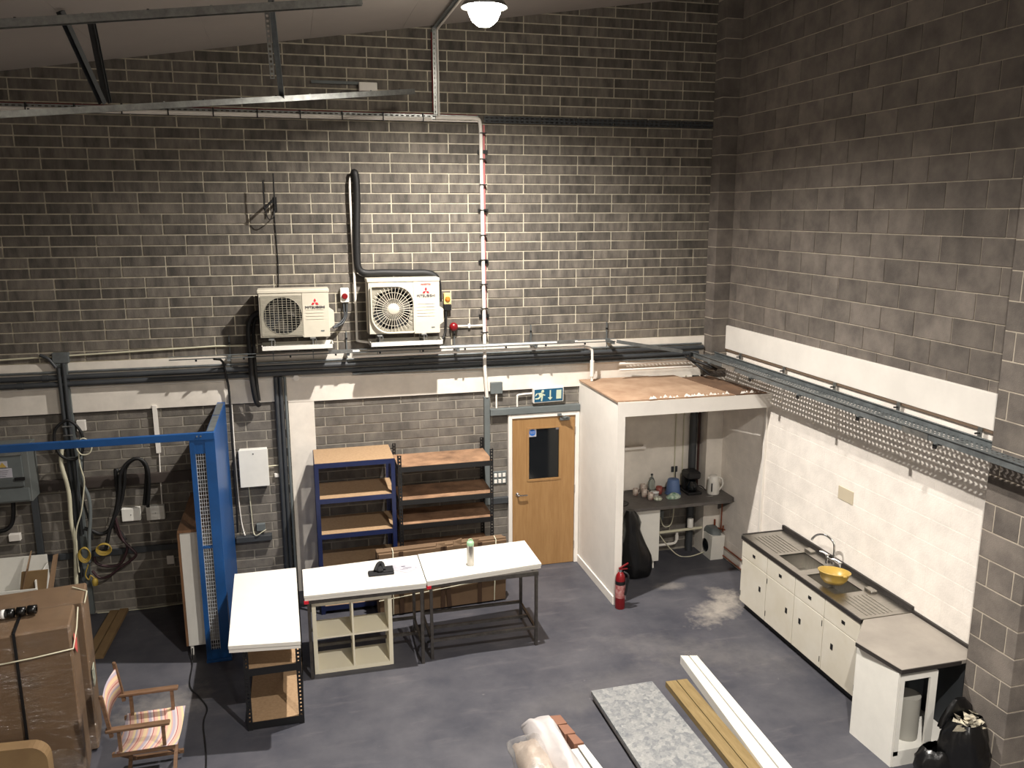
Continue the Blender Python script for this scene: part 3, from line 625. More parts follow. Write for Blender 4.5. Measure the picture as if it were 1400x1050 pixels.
solid(part('slotted_base', perforated(3.3, 7.6, -.095, -.03, 86, 1, .55, .5, lambda u, v: (u, v, 2.672)), M_galvd, t), .0015)
part('side_lip', MB().box(3.3, 7.6, -.032, -.03, 2.672, 2.69).box(3.3, 7.6, -.097, -.095, 2.672, 2.69), M_galvd, t)
# pipes in the band, each one a thing
def wallpipe(z0, z1, x0, x1, y, r, m, label, cat='pipe', collars=()):
    o = single('service_pipe', MB().tube([(x0, y, z0), (x1, y, z1)], r, 10), m, label, cat)
    for c in collars:
        f_ = (c-x0)/(x1-x0); part('collar', MB().tube([(c-.03, y, z0+(z1-z0)*f_), (c+.03, y, z0+(z1-z0)*f_)], r*1.18, 10), m, o)
wallpipe(2.785, 2.80, -2, 7.82, -.057, .030, M_greyd, 'uppermost of the two dark grey pipes across the white band', collars=(0.05, 2.0, 4.0, 6.2))
wallpipe(2.712, 2.728, -2, 7.75, -.060, .030, M_greyd, 'lower of the two dark grey pipes across the white band', collars=(-.2, 2.2, 4.6))
wallpipe(2.845, 2.85, -2, 7.8, -.045, .013, M_galvd, 'thin grey conduit just above the two dark pipes')
single('service_pipe', MB().tube(smoothpath([(3.3, -.2, 2.90), (4.5, -.2, 2.905), (5.94, -.2, 2.90), (6.14, -.2, 2.895), (6.22, -.2, 2.86), (6.234, -.2, 2.78), (6.234, -.2, 2.46)], 5), .017).tube([(6.234, -.2, 2.72), (6.234, -.2, 2.52)], .027, 12), M_white, 'white plastic pipe turning down through the alcove roof', 'pipe')
single('service_pipe', MB().tube([(3.3, -.16, 2.955), (6.05, -.16, 2.96)], .016), M_white, 'straight white plastic pipe behind the service rail', 'pipe')
single('service_pipe', MB().tube([(6.6, -.2, 2.66), (7.70, -.2, 2.66)], .017).tube([(6.6, -.2, 2.58), (7.66, -.2, 2.58)], .014), M_white, 'pair of white pipes above the alcove roof near the corner', 'pipe')
t = single('cable_conduit', MB().tube([(-2, -.035, 2.66), (.4, -.035, 2.665), (2.9, -.035, 2.655), (4.88, -.035, 2.62)], .008), M_white, 'thin white conduit crossing the lower part of the white band', 'conduit')
part('round_box', MB().lathe([(.035, 0), (.035, .03)], (2.66, -.023, 2.655), 18, 'y'), M_white, t)
single('cable_conduit', MB().tube([(-2, -.02, 2.99), (-.37, -.02, 3.0), (1.8, -.02, 3.06), (2.25, -.02, 3.05)], .010), M_cream2, 'pale thin cable on the bricks left of the air conditioners', 'cable')
single('strut_channel', MB().bar((6.50, -.35, 2.97), (7.40, -.30, 2.80), .04), M_galvd, 'diagonal galvanised strut linking the rail to the right hand tray', 'strut')

# cable tray on the right wall with real slots
t = thing('cable_tray', 'wide perforated cable tray on brackets along the white right wall', 'cable tray', (7.76, -2.7, 2.6))
solid(part('slotted_base', perforated(-6.4, -.12, 7.62, 7.90, 126, 6, .46, .40, lambda u, v: (v, u, 2.715)), M_galvd, t), .002)
part('outer_side', MB().box(7.615, 7.62, -6.4, -.12, 2.70, 2.765).box(7.60, 7.62, -6.4, -.12, 2.76, 2.766), M_galvd, t)
part('inner_side', MB().box(7.90, 7.905, -6.4, -.12, 2.70, 2.765).box(7.885, 7.905, -6.4, -.12, 2.76, 2.766), M_galvd, t)
part('splice_plate', MB().box(7.61, 7.614, -1.25, -.95, 2.70, 2.75), M_galv, t); part('splice_plate', MB().box(7.61, 7.614, -4.35, -4.05, 2.70, 2.75), M_galv, t)
part('end_bundle', MB().tube(smoothpath([(7.62, -.15, 2.74), (7.52, -.3, 2.70), (7.62, -.5, 2.66), (7.74, -.6, 2.6)], 4), .02).tube(smoothpath([(7.5, -.2, 2.72), (7.58, -.42, 2.62), (7.7, -.5, 2.52)], 4), .014), M_rubber, t, 'short black cables hanging at the corner end')
for yy in (-.63, -1.6, -2.53, -3.48, -4.44, -5.4):
    b = part('bracket', MB().bar((7.60, yy, 2.69), (XR-.04, yy, 2.69), .03, .022), M_galvd, t)
    part('plate', MB().box(XR-.045, XR-.036, yy-.022, yy+.022, 2.66, 2.80), M_galv, b)
    part('bolt', MB().tube([(XR-.09, yy, 2.755), (XR-.04, yy, 2.755)], .008, 6).box(7.60, 7.612, yy-.018, yy+.018, 2.655, 2.69), M_black, b)

# ------------------------------------------------------------------ roof steel, hanging channels, lamp
def channel(name, label, a, b, w=.041, m=None, nuts=0):
    o = MB().bar(a, b, w, .004); A, B = Vector(a), Vector(b); d = (B-A).normalized(); r = d.cross(Vector((0, 0, 1))).normalized(); u = r.cross(d)
    o.bar(A+r*w/2-u*w/2, B+r*w/2-u*w/2, .004, w, u).bar(A-r*w/2-u*w/2, B-r*w/2-u*w/2, .004, w, u)
    k = single(name, o, m or M_galv, label, 'strut')
    for i in range(nuts):
        q = A.lerp(B, (i+.5)/nuts); part('bolt', MB().lathe([(.009, -.012), (.009, .012)], q, 8), M_black if i % 2 else M_galv, k)
    return k
channel('strut_channel', 'long galvanised strut channel crossing high on the left and ending in mid air', (-.37, -2.78, 5.16), (4.04, -.48, 5.825), .05, nuts=14)
channel('strut_channel', 'bright galvanised channel under the roof at the top left corner', (-.6, -3.0, 5.667), (3.3, -3.0, 6.12), .055, nuts=9)
channel('strut_channel', 'dark hanging steel bar sloping down from the roof at upper left', (1.05, -2.2, 6.08), (1.24, -1.92, 5.43), .045, M_greyd)
channel('strut_channel', 'dark hanging steel bar meeting the sloping bar at upper left', (1.19, -1.8, 6.10), (1.27, -1.86, 5.44), .045, M_greyd)
channel('strut_channel', 'vertical steel hanger carrying the long strut, upper left of centre', (2.63, -1.95, 6.31), (2.675, -1.15, 5.60), .045, M_galvd)
t = thing('slotted_strip', 'short bright slotted strip hanging beside the vertical steel hanger', 'strut', (2.58, -1.7, 5.7))
solid(part('web', perforated(5.70, 6.29, 2.565, 2.605, 14, 1, .5, .5, lambda u, v: (v+(6.29-u)*.03, -1.7, u)), M_galv, t), .002)
t = thing('cable_tray', 'slotted cable tray fixed under the roof, continuing the vertical tray', 'cable tray', (4.36, -.7, 6.5))
solid(part('slotted_web', perforated(-1.6, -.05, 4.335, 4.40, 26, 2, .5, .35, lambda u, v: (v, u, 6.545)), M_galvd, t), .0015); part('cable', MB().tube([(4.385, -.04, 6.53), (4.385, -1.6, 6.53)], .012), M_white, t)
def high_bay(L, label):
    t = thing('high_bay_or_fill_lamp', label, 'lamp', L)
    part('housing', MB().lathe([(.07, .30), (.10, .26), (.12, .12), (.12, .05)], L, 24), M_galvd, t)
    part('reflector', MB().lathe([(.12, .06), (.17, .03), (.21, -.03), (.205, -.03), (.165, .025), (.11, .05)], L, 32, cap=False), M_galv, t)
    part('diffuser', MB().lathe([(.0, -.19), (.06, -.18), (.11, -.14), (.14, -.08), (.15, -.0), (.14, .03)], L, 32, cap=False), M_lampg, t, 'glowing round diffuser')
    part('hook', MB().tube([(L.x, L.y, L.z+.28), (L.x, L.y, roofz(L.x)+.01)], .008), M_black, t)
high_bay(LAMP1, 'bright glowing high bay lamp hanging from the roof at top centre')
high_bay(LAMP2, 'high bay lamp just above the viewer, next after the one in the picture')
high_bay(FILL3, 'added unseen fill lamp behind the viewer, the farthest from the brick wall')
high_bay(FILL4, 'added unseen fill lamp far behind the viewer on the left side of the hall')

# ================================================================== ALCOVE CONTENTS
def sheet(name, q, z0, z1, m, label, cat='board', group=None): return single(name, MB().quadbox(q, z0, z1), m, label, cat, group)
sheet('plywood_sheet', [(6.12, -1.33), (7.42, -1.34), (7.05, -.05), (6.12, -.04)], 2.437, 2.455, M_ply, 'pale plywood sheet roofing the left part of the alcove')
sheet('plywood_sheet', [(7.06, -.60), (7.425, -1.34), (7.58, -1.34), (7.42, -.05), (7.07, -.05)], 2.437, 2.449, M_ply, 'narrow plywood strip in the middle of the alcove roof')
sheet('plywood_sheet', [(7.60, -1.34), (8.0, -1.34), (7.83, -.24), (7.45, -.24)], 2.437, 2.452, M_plyd, 'dark stained plywood sheet on the alcove roof under the cable tray')
st_ = MB()
for i in range(46):
    x = random.uniform(6.5, 7.9) if i > 10 else random.uniform(6.9, 7.2); y = -1.335+random.uniform(0, .05); s_ = random.uniform(.008, .028)
    st_.add([(x-s_, y-.01, 2.457), (x+s_, y-.012, 2.457), (x+s_*.4, y+s_, 2.462), (x, y, 2.457+s_*1.2)], [(0, 1, 3), (1, 2, 3), (2, 0, 3), (0, 2, 1)])
k = part('paint_flakes', st_, M_white, None, stuff=True); tag(k, 'white paint and torn edge flakes along the front of the alcove roof', 'debris')

t = thing('worktop', 'dark grey worktop with an inset sink inside the alcove', 'worktop', (7.1, 0, .86))
part('top', MB().prism([(6.22, -.68, .86), (7.98, -.68, .86), (8.07, -.60, .86), (8.07, -.235, .86), (7.84, -.235, .86), (7.84, -.035, .86), (6.22, -.035, .86)], (0, 0, .04)), M_lamd, t)
part('end_support', MB().prism([(8.04, -.64, .86), (8.04, -.25, .86), (8.04, -.25, .62)], (.02, 0, 0)), M_lamd, t)
part('sink', MB().lathe([(.13, 0), (.15, .003), (.13, .004), (.12, -.003)], (6.52, -.42, .902), 24), M_black, t, 'black inset sink bowl')
t = thing('base_cabinet', 'white kitchen base cabinet under the alcove worktop', 'cabinet', (6.65, -.3, 0))
part('body', MB().box(6.225, 7.05, -.54, -.04, .12, .857), M_whcab, t); part('plinth', MB().box(6.225, 7.02, -.50, -.48, 0, .12), M_whcab, t)
for a, b in ((6.23, 6.645), (6.65, 7.055)): part('door', MB().box(a, b, -.562, -.541, .12, .855, .003), M_whcab, t)
# black garment bag hung in front of the cabinet
def hung(cx, cy, z0, z1, prof, n=20, seed=3):
    rnd = random.Random(seed); v = []; rows = len(prof)
    for i, (w_, d_, dx) in enumerate(prof):
        z = z1+(z0-z1)*i/(rows-1)
        for k in range(n):
            a = 2*PI*k/n; f = 1+.07*math.sin(5*a+i*.5)+rnd.uniform(-.03, .03); v.append((cx+dx+w_*math.cos(a)*f, cy+d_*math.sin(a)*f, z))
    fs = [(i*n+k, i*n+(k+1) % n, (i+1)*n+(k+1) % n, (i+1)*n+k) for i in range(rows-1) for k in range(n)]
    return MB().add(v, fs, True).add(v[:n], [tuple(range(n))]).add(v[-n:], [tuple(range(n))[::-1]])
single('coat_bag', hung(6.62, -.70, .03, .90, [(.05, .04, -.03), (.095, .07, -.015), (.11, .08, 0), (.10, .08, .0), (.12, .09, .01), (.15, .1, .02), (.17, .11, .04), (.19, .11, .06), (.20, .12, .07), (.20, .12, .08), (.17, .1, .08)]), M_bin, 'long black bag hanging at the front of the alcove cabinet', 'bag')
Wz = .901
def mug(x, y, r, h, label, m=M_mug):
    t = thing('mug', label, 'mug', (x, y, Wz), 'mugs and tubs crowded on the alcove worktop')
    part('cup', MB().lathe([(r*.8, 0), (r, .01), (r, h), (r*.88, h), (r*.86, .012), (0, .012)], (x, y, Wz), 18, cap=False), m, t)
    part('handle', MB().tube([(x+r, y, Wz+h*.8), (x+r*1.6, y, Wz+h*.7), (x+r*1.6, y, Wz+h*.35), (x+r, y, Wz+h*.2)], .005, 6), m, t)
mug(6.87, -.19, .035, .09, 'leftmost white and brown mug on the alcove worktop')
mug(6.955, -.28, .037, .11, 'tall brown patterned mug beside the clear bottle')
mug(6.99, -.40, .036, .09, 'brown mug nearest the front edge of the alcove worktop')
mug(7.0, -.13, .035, .12, 'mug at the back against the wall, left of the clear bottle')
mug(7.19, -.22, .042, .10, 'red brown mug right of the clear bottle', mat('red_mug', (140, 70, 60), .4))
single('tub', MB().lathe([(.05, 0), (.055, .055), (.058, .055), (.058, .065), (0, .066)], (7.09, -.30, Wz), 20, cap=False), M_straw, 'pale round tub in front of the clear bottle', 'tub')
single('food_packet', hung(7.07, -.45, Wz, Wz+.05, [(.03, .02, 0), (.055, .035, 0), (.06, .04, 0), (.05, .03, 0)], 14, 5), M_foil, 'crumpled white packet in front of the pale tub', 'packet')
single('food_packet', hung(7.30, -.42, Wz, Wz+.07, [(.03, .02, 0), (.07, .04, .01), (.10, .055, 0), (.10, .05, 0)], 14, 8), mat('green_white_packet', (212, 222, 206), .4, rgb2=(70, 120, 90), scale=18), 'crumpled green and white bag of food before the blue bucket', 'packet')
t = thing('plastic_bottle', 'clear plastic bottle with a dark cap on the alcove worktop', 'bottle', (7.09, -.2, Wz))
part('body', MB().lathe([(.04, 0), (.045, .01), (.045, .17), (.03, .21), (.014, .235), (.014, .255)], (7.09, -.2, Wz), 20), M_pet, t); part('cap', MB().lathe([(.016, .255), (.016, .275)], (7.09, -.2, Wz), 14), M_greyd, t)
t = thing('bucket', 'blue plastic bucket standing upside down on the alcove worktop', 'bucket', (7.37, -.26, Wz))
part('body', MB().lathe([(.098, 0), (.095, .02), (.075, .19), (.07, .2), (0, .2)], (7.37, -.26, Wz), 28, cap=False), M_bluep, t); part('rim', MB().lathe([(.098, 0), (.104, 0), (.104, .015), (.096, .015)], (7.37, -.26, Wz), 28, cap=False), M_bluep, t)
t = thing('coffee_maker', 'black filter coffee maker on the alcove worktop', 'coffee maker', (7.62, -.28, Wz))
part('base', MB().box(7.52, 7.72, -.40, -.16, Wz, Wz+.035, .01), M_black, t); part('tower', MB().box(7.53, 7.71, -.24, -.16, Wz+.035, Wz+.21, .01), M_black, t)
part('head', MB().box(7.525, 7.715, -.37, -.16, Wz+.20, Wz+.30, .02), M_black, t); part('jug', MB().lathe([(.055, .04), (.068, .06), (.068, .12), (.05, .16), (.052, .175)], (7.615, -.31, Wz), 24), M_glass, t)
part('jug_handle', MB().tube([(7.615, -.375, Wz+.16), (7.615, -.42, Wz+.14), (7.615, -.42, Wz+.08), (7.615, -.38, Wz+.07)], .008), M_black, t)
single('wall_socket', MB().box(7.44, 7.53, -.045, -.032, 1.12, 1.2, .004), M_greyd, 'dark wall socket above the worktop left of the coffee maker', 'socket')
single('kettle_lead', MB().tube(smoothpath([(7.50, -.05, 1.15), (7.49, -.09, 1.0), (7.6, -.08, .93), (7.76, -.10, .92), (7.80, -.2, .95), (7.83, -.28, .915)], 5), .006), M_black, 'black lead trailing behind the coffee maker to the kettle', 'cable')
t = thing('kettle', 'white jug kettle at the right end of the alcove worktop', 'kettle', (7.89, -.38, Wz))
part('body', MB().lathe([(.078, 0), (.082, .02), (.075, .15), (.062, .23), (.05, .245), (.015, .25), (0, .25)], (7.885, -.38, Wz), 28, cap=False), M_gloss, t)
part('handle', MB().tube(smoothpath([(7.935, -.40, Wz+.225), (7.985, -.42, Wz+.20), (7.995, -.425, Wz+.12), (7.96, -.41, Wz+.05)], 4), .011), M_gloss, t)
part('spout', MB().prism([(7.83, -.39, Wz+.235), (7.83, -.37, Wz+.235), (7.80, -.38, Wz+.23)], (0.02, 0, -.05)), M_gloss, t)
part('gauge', MB().box(7.82, 7.832, -.462, -.448, Wz+.05, Wz+.16), M_greyd, t)
single('knife', MB().box(7.73, 7.83, -.5, -.485, Wz, Wz+.004), M_chrome, 'small metal knife lying before the kettle', 'cutlery')
t = thing('wall_batten', 'short white batten shelf fixed high on the alcove back wall', 'shelf', (6.7, -.05, 1.5)); part('board', MB().box(6.225, 7.03, -.12, -.031, 1.50, 1.535), M_white, t); part('lip', MB().box(6.99, 7.03, -.12, -.11, 1.535, 1.56), M_white, t)
for x, r, m, lb, z0 in ((7.485, .008, M_cream2, 'thin left pipe on the alcove back wall', .91), (7.60, .008, M_cream2, 'thin pale pipe on the alcove back wall', .91), (7.72, .05, M_greyd, 'thick grey soil pipe on the alcove back wall', .91), (7.82, .016, mat('brown_pipe', (66, 38, 32), .5), 'narrow dark brown pipe on the alcove back wall', .91)):
    single('service_pipe', MB().tube([(x, -.033-r, z0), (x, -.033-r, 2.43)], r, 12), m, lb, 'pipe')
single('soil_pipe', MB().tube([(7.72, -.083, 0), (7.72, -.083, .855)], .05, 12), M_greyd, 'dark soil pipe below the alcove worktop', 'pipe')
single('waste_pipe', MB().tube([(7.06, -.2, .345), (7.98, -.2, .36)], .02), M_cream2, 'cream waste pipe crossing under the alcove worktop', 'pipe')
single('waste_pipe', MB().tube(smoothpath([(7.06, -.16, .15), (7.42, -.16, .155), (7.48, -.16, .17), (7.5, -.16, .22), (7.5, -.16, .31)], 4), .018).tube([(7.5, -.16, .21), (7.5, -.16, .27)], .024), M_white, 'white elbow waste pipe under the alcove worktop', 'pipe')
single('white_canister', MB().lathe([(.04, 0), (.04, .12), (.03, .125)], (7.67, -.2, .382), 20), M_gloss, 'white cylinder standing on the cream pipe', 'canister')
single('cable', MB().tube(smoothpath([(7.46, -.12, .84), (7.45, -.14, .6), (7.42, -.14, .43), (7.35, -.13, .39), (7.31, -.11, .42), (7.30, -.05, .5)], 5), .007), M_cream2, 'pale flex looping under the alcove worktop', 'cable')
single('socket', MB().box(7.24, 7.36, -.03, -.006, .45, .58, .004), M_greyp, 'grey socket below the alcove worktop', 'socket')
single('cable', MB().tube(smoothpath([(7.25, -.14, .30), (7.36, -.2, .14), (7.5, -.25, .01), (7.65, -.3, .008), (7.84, -.3, .05)], 5), .007), M_cream2, 'pale hose from the pipes to the small white appliance', 'cable')
t = thing('small_appliance', 'small white boxy appliance with a dark round side on the alcove floor', 'appliance', (7.93, -.26, 0))
part('case', MB().prism([(7.845, -.47, 0), (8.03, -.47, 0), (8.045, -.47, .33), (7.86, -.47, .33)], (0, .38, 0)), M_whcab, t)
part('disc', MB().lathe([(.09, 0), (.09, .006), (.05, .012)], (7.852, -.30, .15), 28, 'x'), M_glass, t, 'dark blue round panel')
part('cover', hung(7.95, -.28, .325, .40, [(.06, .1, 0), (.09, .17, 0), (.095, .18, 0)], 18, 2), M_greyp, t, 'grey crumpled plastic on top')
single('copper_pipework', MB().tube([(8.03, -.38, .85), (8.03, -.38, .40)], .009).tube([(7.99, -.2, .36), (8.02, -.5, .42)], .011).tube([(8.0, -.26, .30), (8.0, -.26, .48)], .014).tube([(7.93, -.2, .39), (8.04, -.2, .39)], .012).tube([(8.02, -.45, .38), (8.02, -.45, .46)], .012), M_cu, 'copper pipes and valves beside the small white appliance', 'pipework')
single('copper_pipe', MB().tube([(8.04, -.26, .165), (8.04, -1.73, .165)], .010), M_cu, 'upper copper pipe above the right skirting', 'pipe')
single('copper_pipe', MB().tube([(8.025, -.48, .05), (8.025, -1.73, .05)], .010), M_cu, 'lower copper pipe running into the sink unit', 'pipe')
t = thing('fire_extinguisher', 'red fire extinguisher standing at the corner of the white partition', 'extinguisher', (6.17, -1.43, 0))
E_ = (6.175, -1.43, 0)
part('cylinder', MB().lathe([(.054, 0), (.058, .01), (.058, .36), (.05, .41), (.03, .44), (.02, .45)], E_, 28), M_red, t); part('neck', MB().lathe([(.02, .45), (.022, .48)], E_, 14), M_chrome, t)
part('lever', MB().bar((6.155, -1.43, .49), (6.26, -1.45, .555), .022, .012).bar((6.155, -1.43, .48), (6.25, -1.45, .49), .02, .01).bar((6.17, -1.43, .47), (6.17, -1.43, .50), .03), M_red, t)
part('label', MB().lathe([(.0592, .14), (.0592, .30)], E_, 28, cap=False), mat('extinguisher_label', (140, 40, 42), .5, rgb2=(190, 150, 145), scale=22), t, 'printed label band')
part('band', MB().lathe([(.0596, .30), (.0596, .345)], E_, 28, cap=False), M_black, t, 'black band')
part('horn', MB().tube(smoothpath([(6.20, -1.46, .46), (6.245, -1.49, .42), (6.235, -1.49, .3), (6.215, -1.485, .18)], 4), .014, rs=None), M_black, t)
part('tag', MB().box(6.232, 6.236, -1.45, -1.41, .10, .20), M_paper, t)

# ================================================================== SINK RUN ON THE RIGHT
t = thing('sink_unit', 'long cream sink cabinet with two bowls along the white right wall', 'sink unit', (7.8, -2.83, 0))
part('carcass', MB().box(7.535, 8.05, -3.87, -1.79, .10, .60).box(7.535, 7.55, -3.87, -1.79, .6, .855).box(7.535, 8.05, -1.81, -1.79, .6, .855).box(7.535, 8.05, -3.87, -3.85, .6, .855), M_cream, t)
part('plinth', MB().box(7.58, 8.05, -3.87, -1.80, 0, .10), M_black, t)
ys = [-1.79, -2.32, -2.845, -3.345, -3.875]
hy = [(-2.053, -2.203), (-2.58, -2.724), (-3.107, -2.967), (-3.639, -3.498)]
for i in range(4):
    a, b = ys[i+1]+.004, ys[i]-.004
    d = part('drawer', MB().box(7.515, 7.535, a, b, .655, .85, .003), M_cream, t); part('recess_handle', MB().box(7.511, 7.517, hy[i][0]-.024, hy[i][0]+.024, .73, .762), M_black, d)
    d = part('door', MB().box(7.515, 7.535, a, b, .105, .648, .003), M_cream, t); part('recess_handle', MB().box(7.511, 7.517, hy[i][1]-.017, hy[i][1]+.017, .393, .45), M_black, d)
    hyy = a+.015 if hy[i][1] > (a+b)/2 else b-.015
    for z in (.2, .58): part('hinge', MB().box(7.511, 7.517, hyy-.003, hyy+.003, z-.03, z+.03), M_black, d)
part('front_edge', MB().box(7.505, 7.515, -3.885, -1.78, .855, .893), M_edge, t)
# steel top with two real bowls
def top_with_holes(x0, x1, y0, y1, z, holes, th=.012):
    xs = sorted({x0, x1} | {h[0] for h in holes} | {h[1] for h in holes}); ysx = sorted({y0, y1} | {h[2] for h in holes} | {h[3] for h in holes}); b = MB()
    for i in range(len(xs)-1):
        for j_ in range(len(ysx)-1):
            cx, cy = (xs[i]+xs[i+1])/2, (ysx[j_]+ysx[j_+1])/2
            if any(h[0] < cx < h[1] and h[2] < cy < h[3] for h in holes): continue
            b.box(xs[i], xs[i+1], ysx[j_], ysx[j_+1], z-th, z)
    return b
bowls = [(7.585, 7.90, -2.82, -2.42), (7.585, 7.90, -3.39, -2.93)]
part('steel_top', top_with_holes(7.507, 8.05, -3.885, -1.78, .905, bowls), M_steel, t)
for bw in bowls:
    x0, x1, y0, y1 = bw; z0 = .735
    o = MB().box(x0, x1, y0, y1, z0-.004, z0).box(x0-.003, x0, y0, y1, z0, .904).box(x1, x1+.003, y0, y1, z0, .904).box(x0, x1, y0-.003, y0, z0, .904).box(x0, x1, y1, y1+.003, z0, .904)
    bo = part('bowl', o, M_steel, t); part('drain', MB().lathe([(.035, 0), (.03, .004), (.0, .003)], ((x0+x1)/2, (y0+y1)/2, z0), 18, cap=False), M_chrome, bo)
for k in range(7):
    x = 7.60+k*.045; part('drainer_rib', MB().box(x, x+.012, -2.36, -1.90, .905, .909), M_steel, t); part('drainer_rib', MB().box(x, x+.012, -3.84, -3.47, .905, .909), M_steel, t)
part('upstand', MB().box(8.045, 8.07, -3.885, -1.75, .905, .955).box(7.52, 8.05, -1.795, -1.78, .905, .912), M_edge, t)
for i, yy in enumerate((-2.42, -3.42)):
    part('overflow_box', MB().box(7.93, 8.0, yy-.055, yy+.055, .906, .93, .004), M_steel, t)
t = thing('mixer_tap', 'chrome swan-neck mixer tap over the two sink bowls', 'tap', (7.97, -2.85, .905))
part('spout', MB().tube(smoothpath([(7.97, -2.82, .93), (7.97, -2.82, 1.10), (7.965, -2.80, 1.17), (7.93, -2.73, 1.215), (7.89, -2.65, 1.20), (7.865, -2.60, 1.15), (7.86, -2.59, 1.12)], 5), .012, 10), M_chrome, t)
part('bridge', MB().tube([(7.97, -2.93, .96), (7.97, -2.72, .96)], .014), M_chrome, t)
for yy in (-2.72, -2.93):
    p_ = part('valve', MB().lathe([(.024, 0), (.018, .02), (.014, .06), (.02, .075), (.02, .09)], (7.97, yy, .906), 16), M_chrome, t); part('tap_head', MB().tube([(7.96, yy-.005, 1.0), (7.93, yy+.03, 1.02), (7.90, yy+.05, 1.02)], .012), M_chrome, p_)
t = thing('washing_up_bowl', 'yellow plastic bowl resting over the nearer sink bowl', 'bowl', (7.66, -3.22, .91))
Xb = Matrix.Translation((7.70, -3.20, .93)) @ Matrix.Rotation(.10, 4, 'Y') @ Matrix.Rotation(-.08, 4, 'X')
part('body', MB().lathe([(.0, 0), (.09, 0), (.125, .04), (.148, .11), (.157, .112), (.157, .118), (.145, .118), (.12, .045), (.085, .006), (0, .006)], (0, 0, 0), 32, cap=False).xf(Xb), M_yellow, t)
part('ear', MB().box(-.018, .018, -.175, -.15, .105, .117, .003).xf(Xb), M_yellow, t)
# nearer cabinet with its open end
t = thing('end_cabinet', 'white cabinet with grey worktop and open end beside the bin bags', 'cabinet', (7.65, -4.28, 0))
part('worktop', MB().prism([(7.205, -4.22, .865), (7.275, -4.70, .865), (8.065, -4.70, .865), (8.065, -3.89, .865), (7.53, -3.89, .865)], (0, 0, .033)), M_lam, t)
part('edge_strip', MB().prism([(7.200, -4.22, .862), (7.270, -4.705, .862), (7.277, -4.705, .862), (7.207, -4.22, .862)], (0, 0, .034)).box(7.27, 7.85, -4.708, -4.70, .862, .896), M_edge, t, 'dark worktop edging')
part('upstand', MB().box(8.04, 8.065, -4.70, -3.89, .90, .925), M_edge, t)
part('front_panel', MB().prism([(7.245, -4.19, .0), (7.27, -4.68, .0), (7.288, -4.68, .0), (7.263, -4.19, .0)], (0, 0, .86)), M_whcab, t)
part('side_panel', MB().box(7.25, 7.60, -4.20, -4.18, 0, .86), M_whcab, t)
part('end_frame', MB().box(7.29, 7.33, -4.685, -4.665, .10, .83).box(7.58, 7.65, -4.685, -4.665, .05, .83).box(7.33, 7.58, -4.685, -4.665, .78, .83).box(7.29, 7.65, -4.685, -4.665, .0, .14), M_whcab, t)
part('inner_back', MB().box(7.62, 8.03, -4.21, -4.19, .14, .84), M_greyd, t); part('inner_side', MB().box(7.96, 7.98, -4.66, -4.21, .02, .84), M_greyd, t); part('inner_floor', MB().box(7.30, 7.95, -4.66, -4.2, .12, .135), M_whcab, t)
part('pipe_boxing', MB().tube([(7.545, -4.50, .136), (7.545, -4.50, .52)], .10, 24), mat('grey_roll', (150, 148, 140), .6), t, 'grey round roll standing inside')

# bin bags, pole
def bag(name, c, w, d, h, label, seed, m=M_bin):
    rnd = random.Random(seed); n, r_ = 26, 16; v = []
    for i in range(r_):
        u = i/(r_-1); rad = math.sin(PI*min(.97, .08+u*.80))**.55
        for k in range(n):
            a = 2*PI*k/n; f = 1+.09*math.sin(3*a+seed+u*3)+.05*math.sin(8*a+u*7)+rnd.uniform(-.03, .03); v.append((c[0]+w*rad*math.cos(a)*f, c[1]+d*rad*math.sin(a)*f, max(.002, c[2]+h*u+rnd.uniform(-.008, .008))))
    fs = [(i*n+k, i*n+(k+1) % n, (i+1)*n+(k+1) % n, (i+1)*n+k) for i in range(r_-1) for k in range(n)]
    return MB().add(v, fs, True).add(v[:n], [tuple(range(n))[::-1]])
t = thing('bin_bag', 'tall open black bin bag full of rubbish against the block pier', 'bin bag', (7.70, -4.97, 0))
part('bag', bag('b', (7.70, -4.985, 0), .215, .15, .56, '', 4), M_bin, t)
part('flap', hung(7.72, -4.86, .44, .67, [(.05, .02, .0), (.12, .03, .0), (.17, .035, .0), (.19, .05, 0)], 20, 6), M_bin, t)
rb = MB(); rnd = random.Random(5)
for i in range(20):
    c = Vector((7.70+rnd.uniform(-.12, .12), -4.985+rnd.uniform(-.08, .08), .53+rnd.uniform(-.01, .04))); s_ = rnd.uniform(.03, .055)
    vv = [c+Vector((rnd.uniform(-1, 1), rnd.uniform(-1, 1), rnd.uniform(-.6, .8)))*s_ for _ in range(6)]
    rb.add(vv, [(0, 1, 2), (0, 2, 3), (0, 3, 4), (0, 4, 5), (1, 2, 4), (2, 3, 5), (1, 4, 5), (0, 5, 1)])
part('rubbish', rb, mat('crumpled_paper', (206, 196, 170), .7, rgb2=(120, 116, 108), scale=14), t, 'crumpled pale paper and scraps in the mouth', stuff=True)
single('bin_bag', bag('b', (7.475, -4.92, 0), .16, .13, .32, '', 9), M_bin, 'low knotted black bin bag in front of the open cabinet end', 'bin bag')
single('wooden_pole', MB().bar((8.06, -5.60, 0.01), (8.066, -5.27, .62), .035, .03), M_pine, 'light wooden pole leaning on the blocks at the bottom right corner', 'pole')

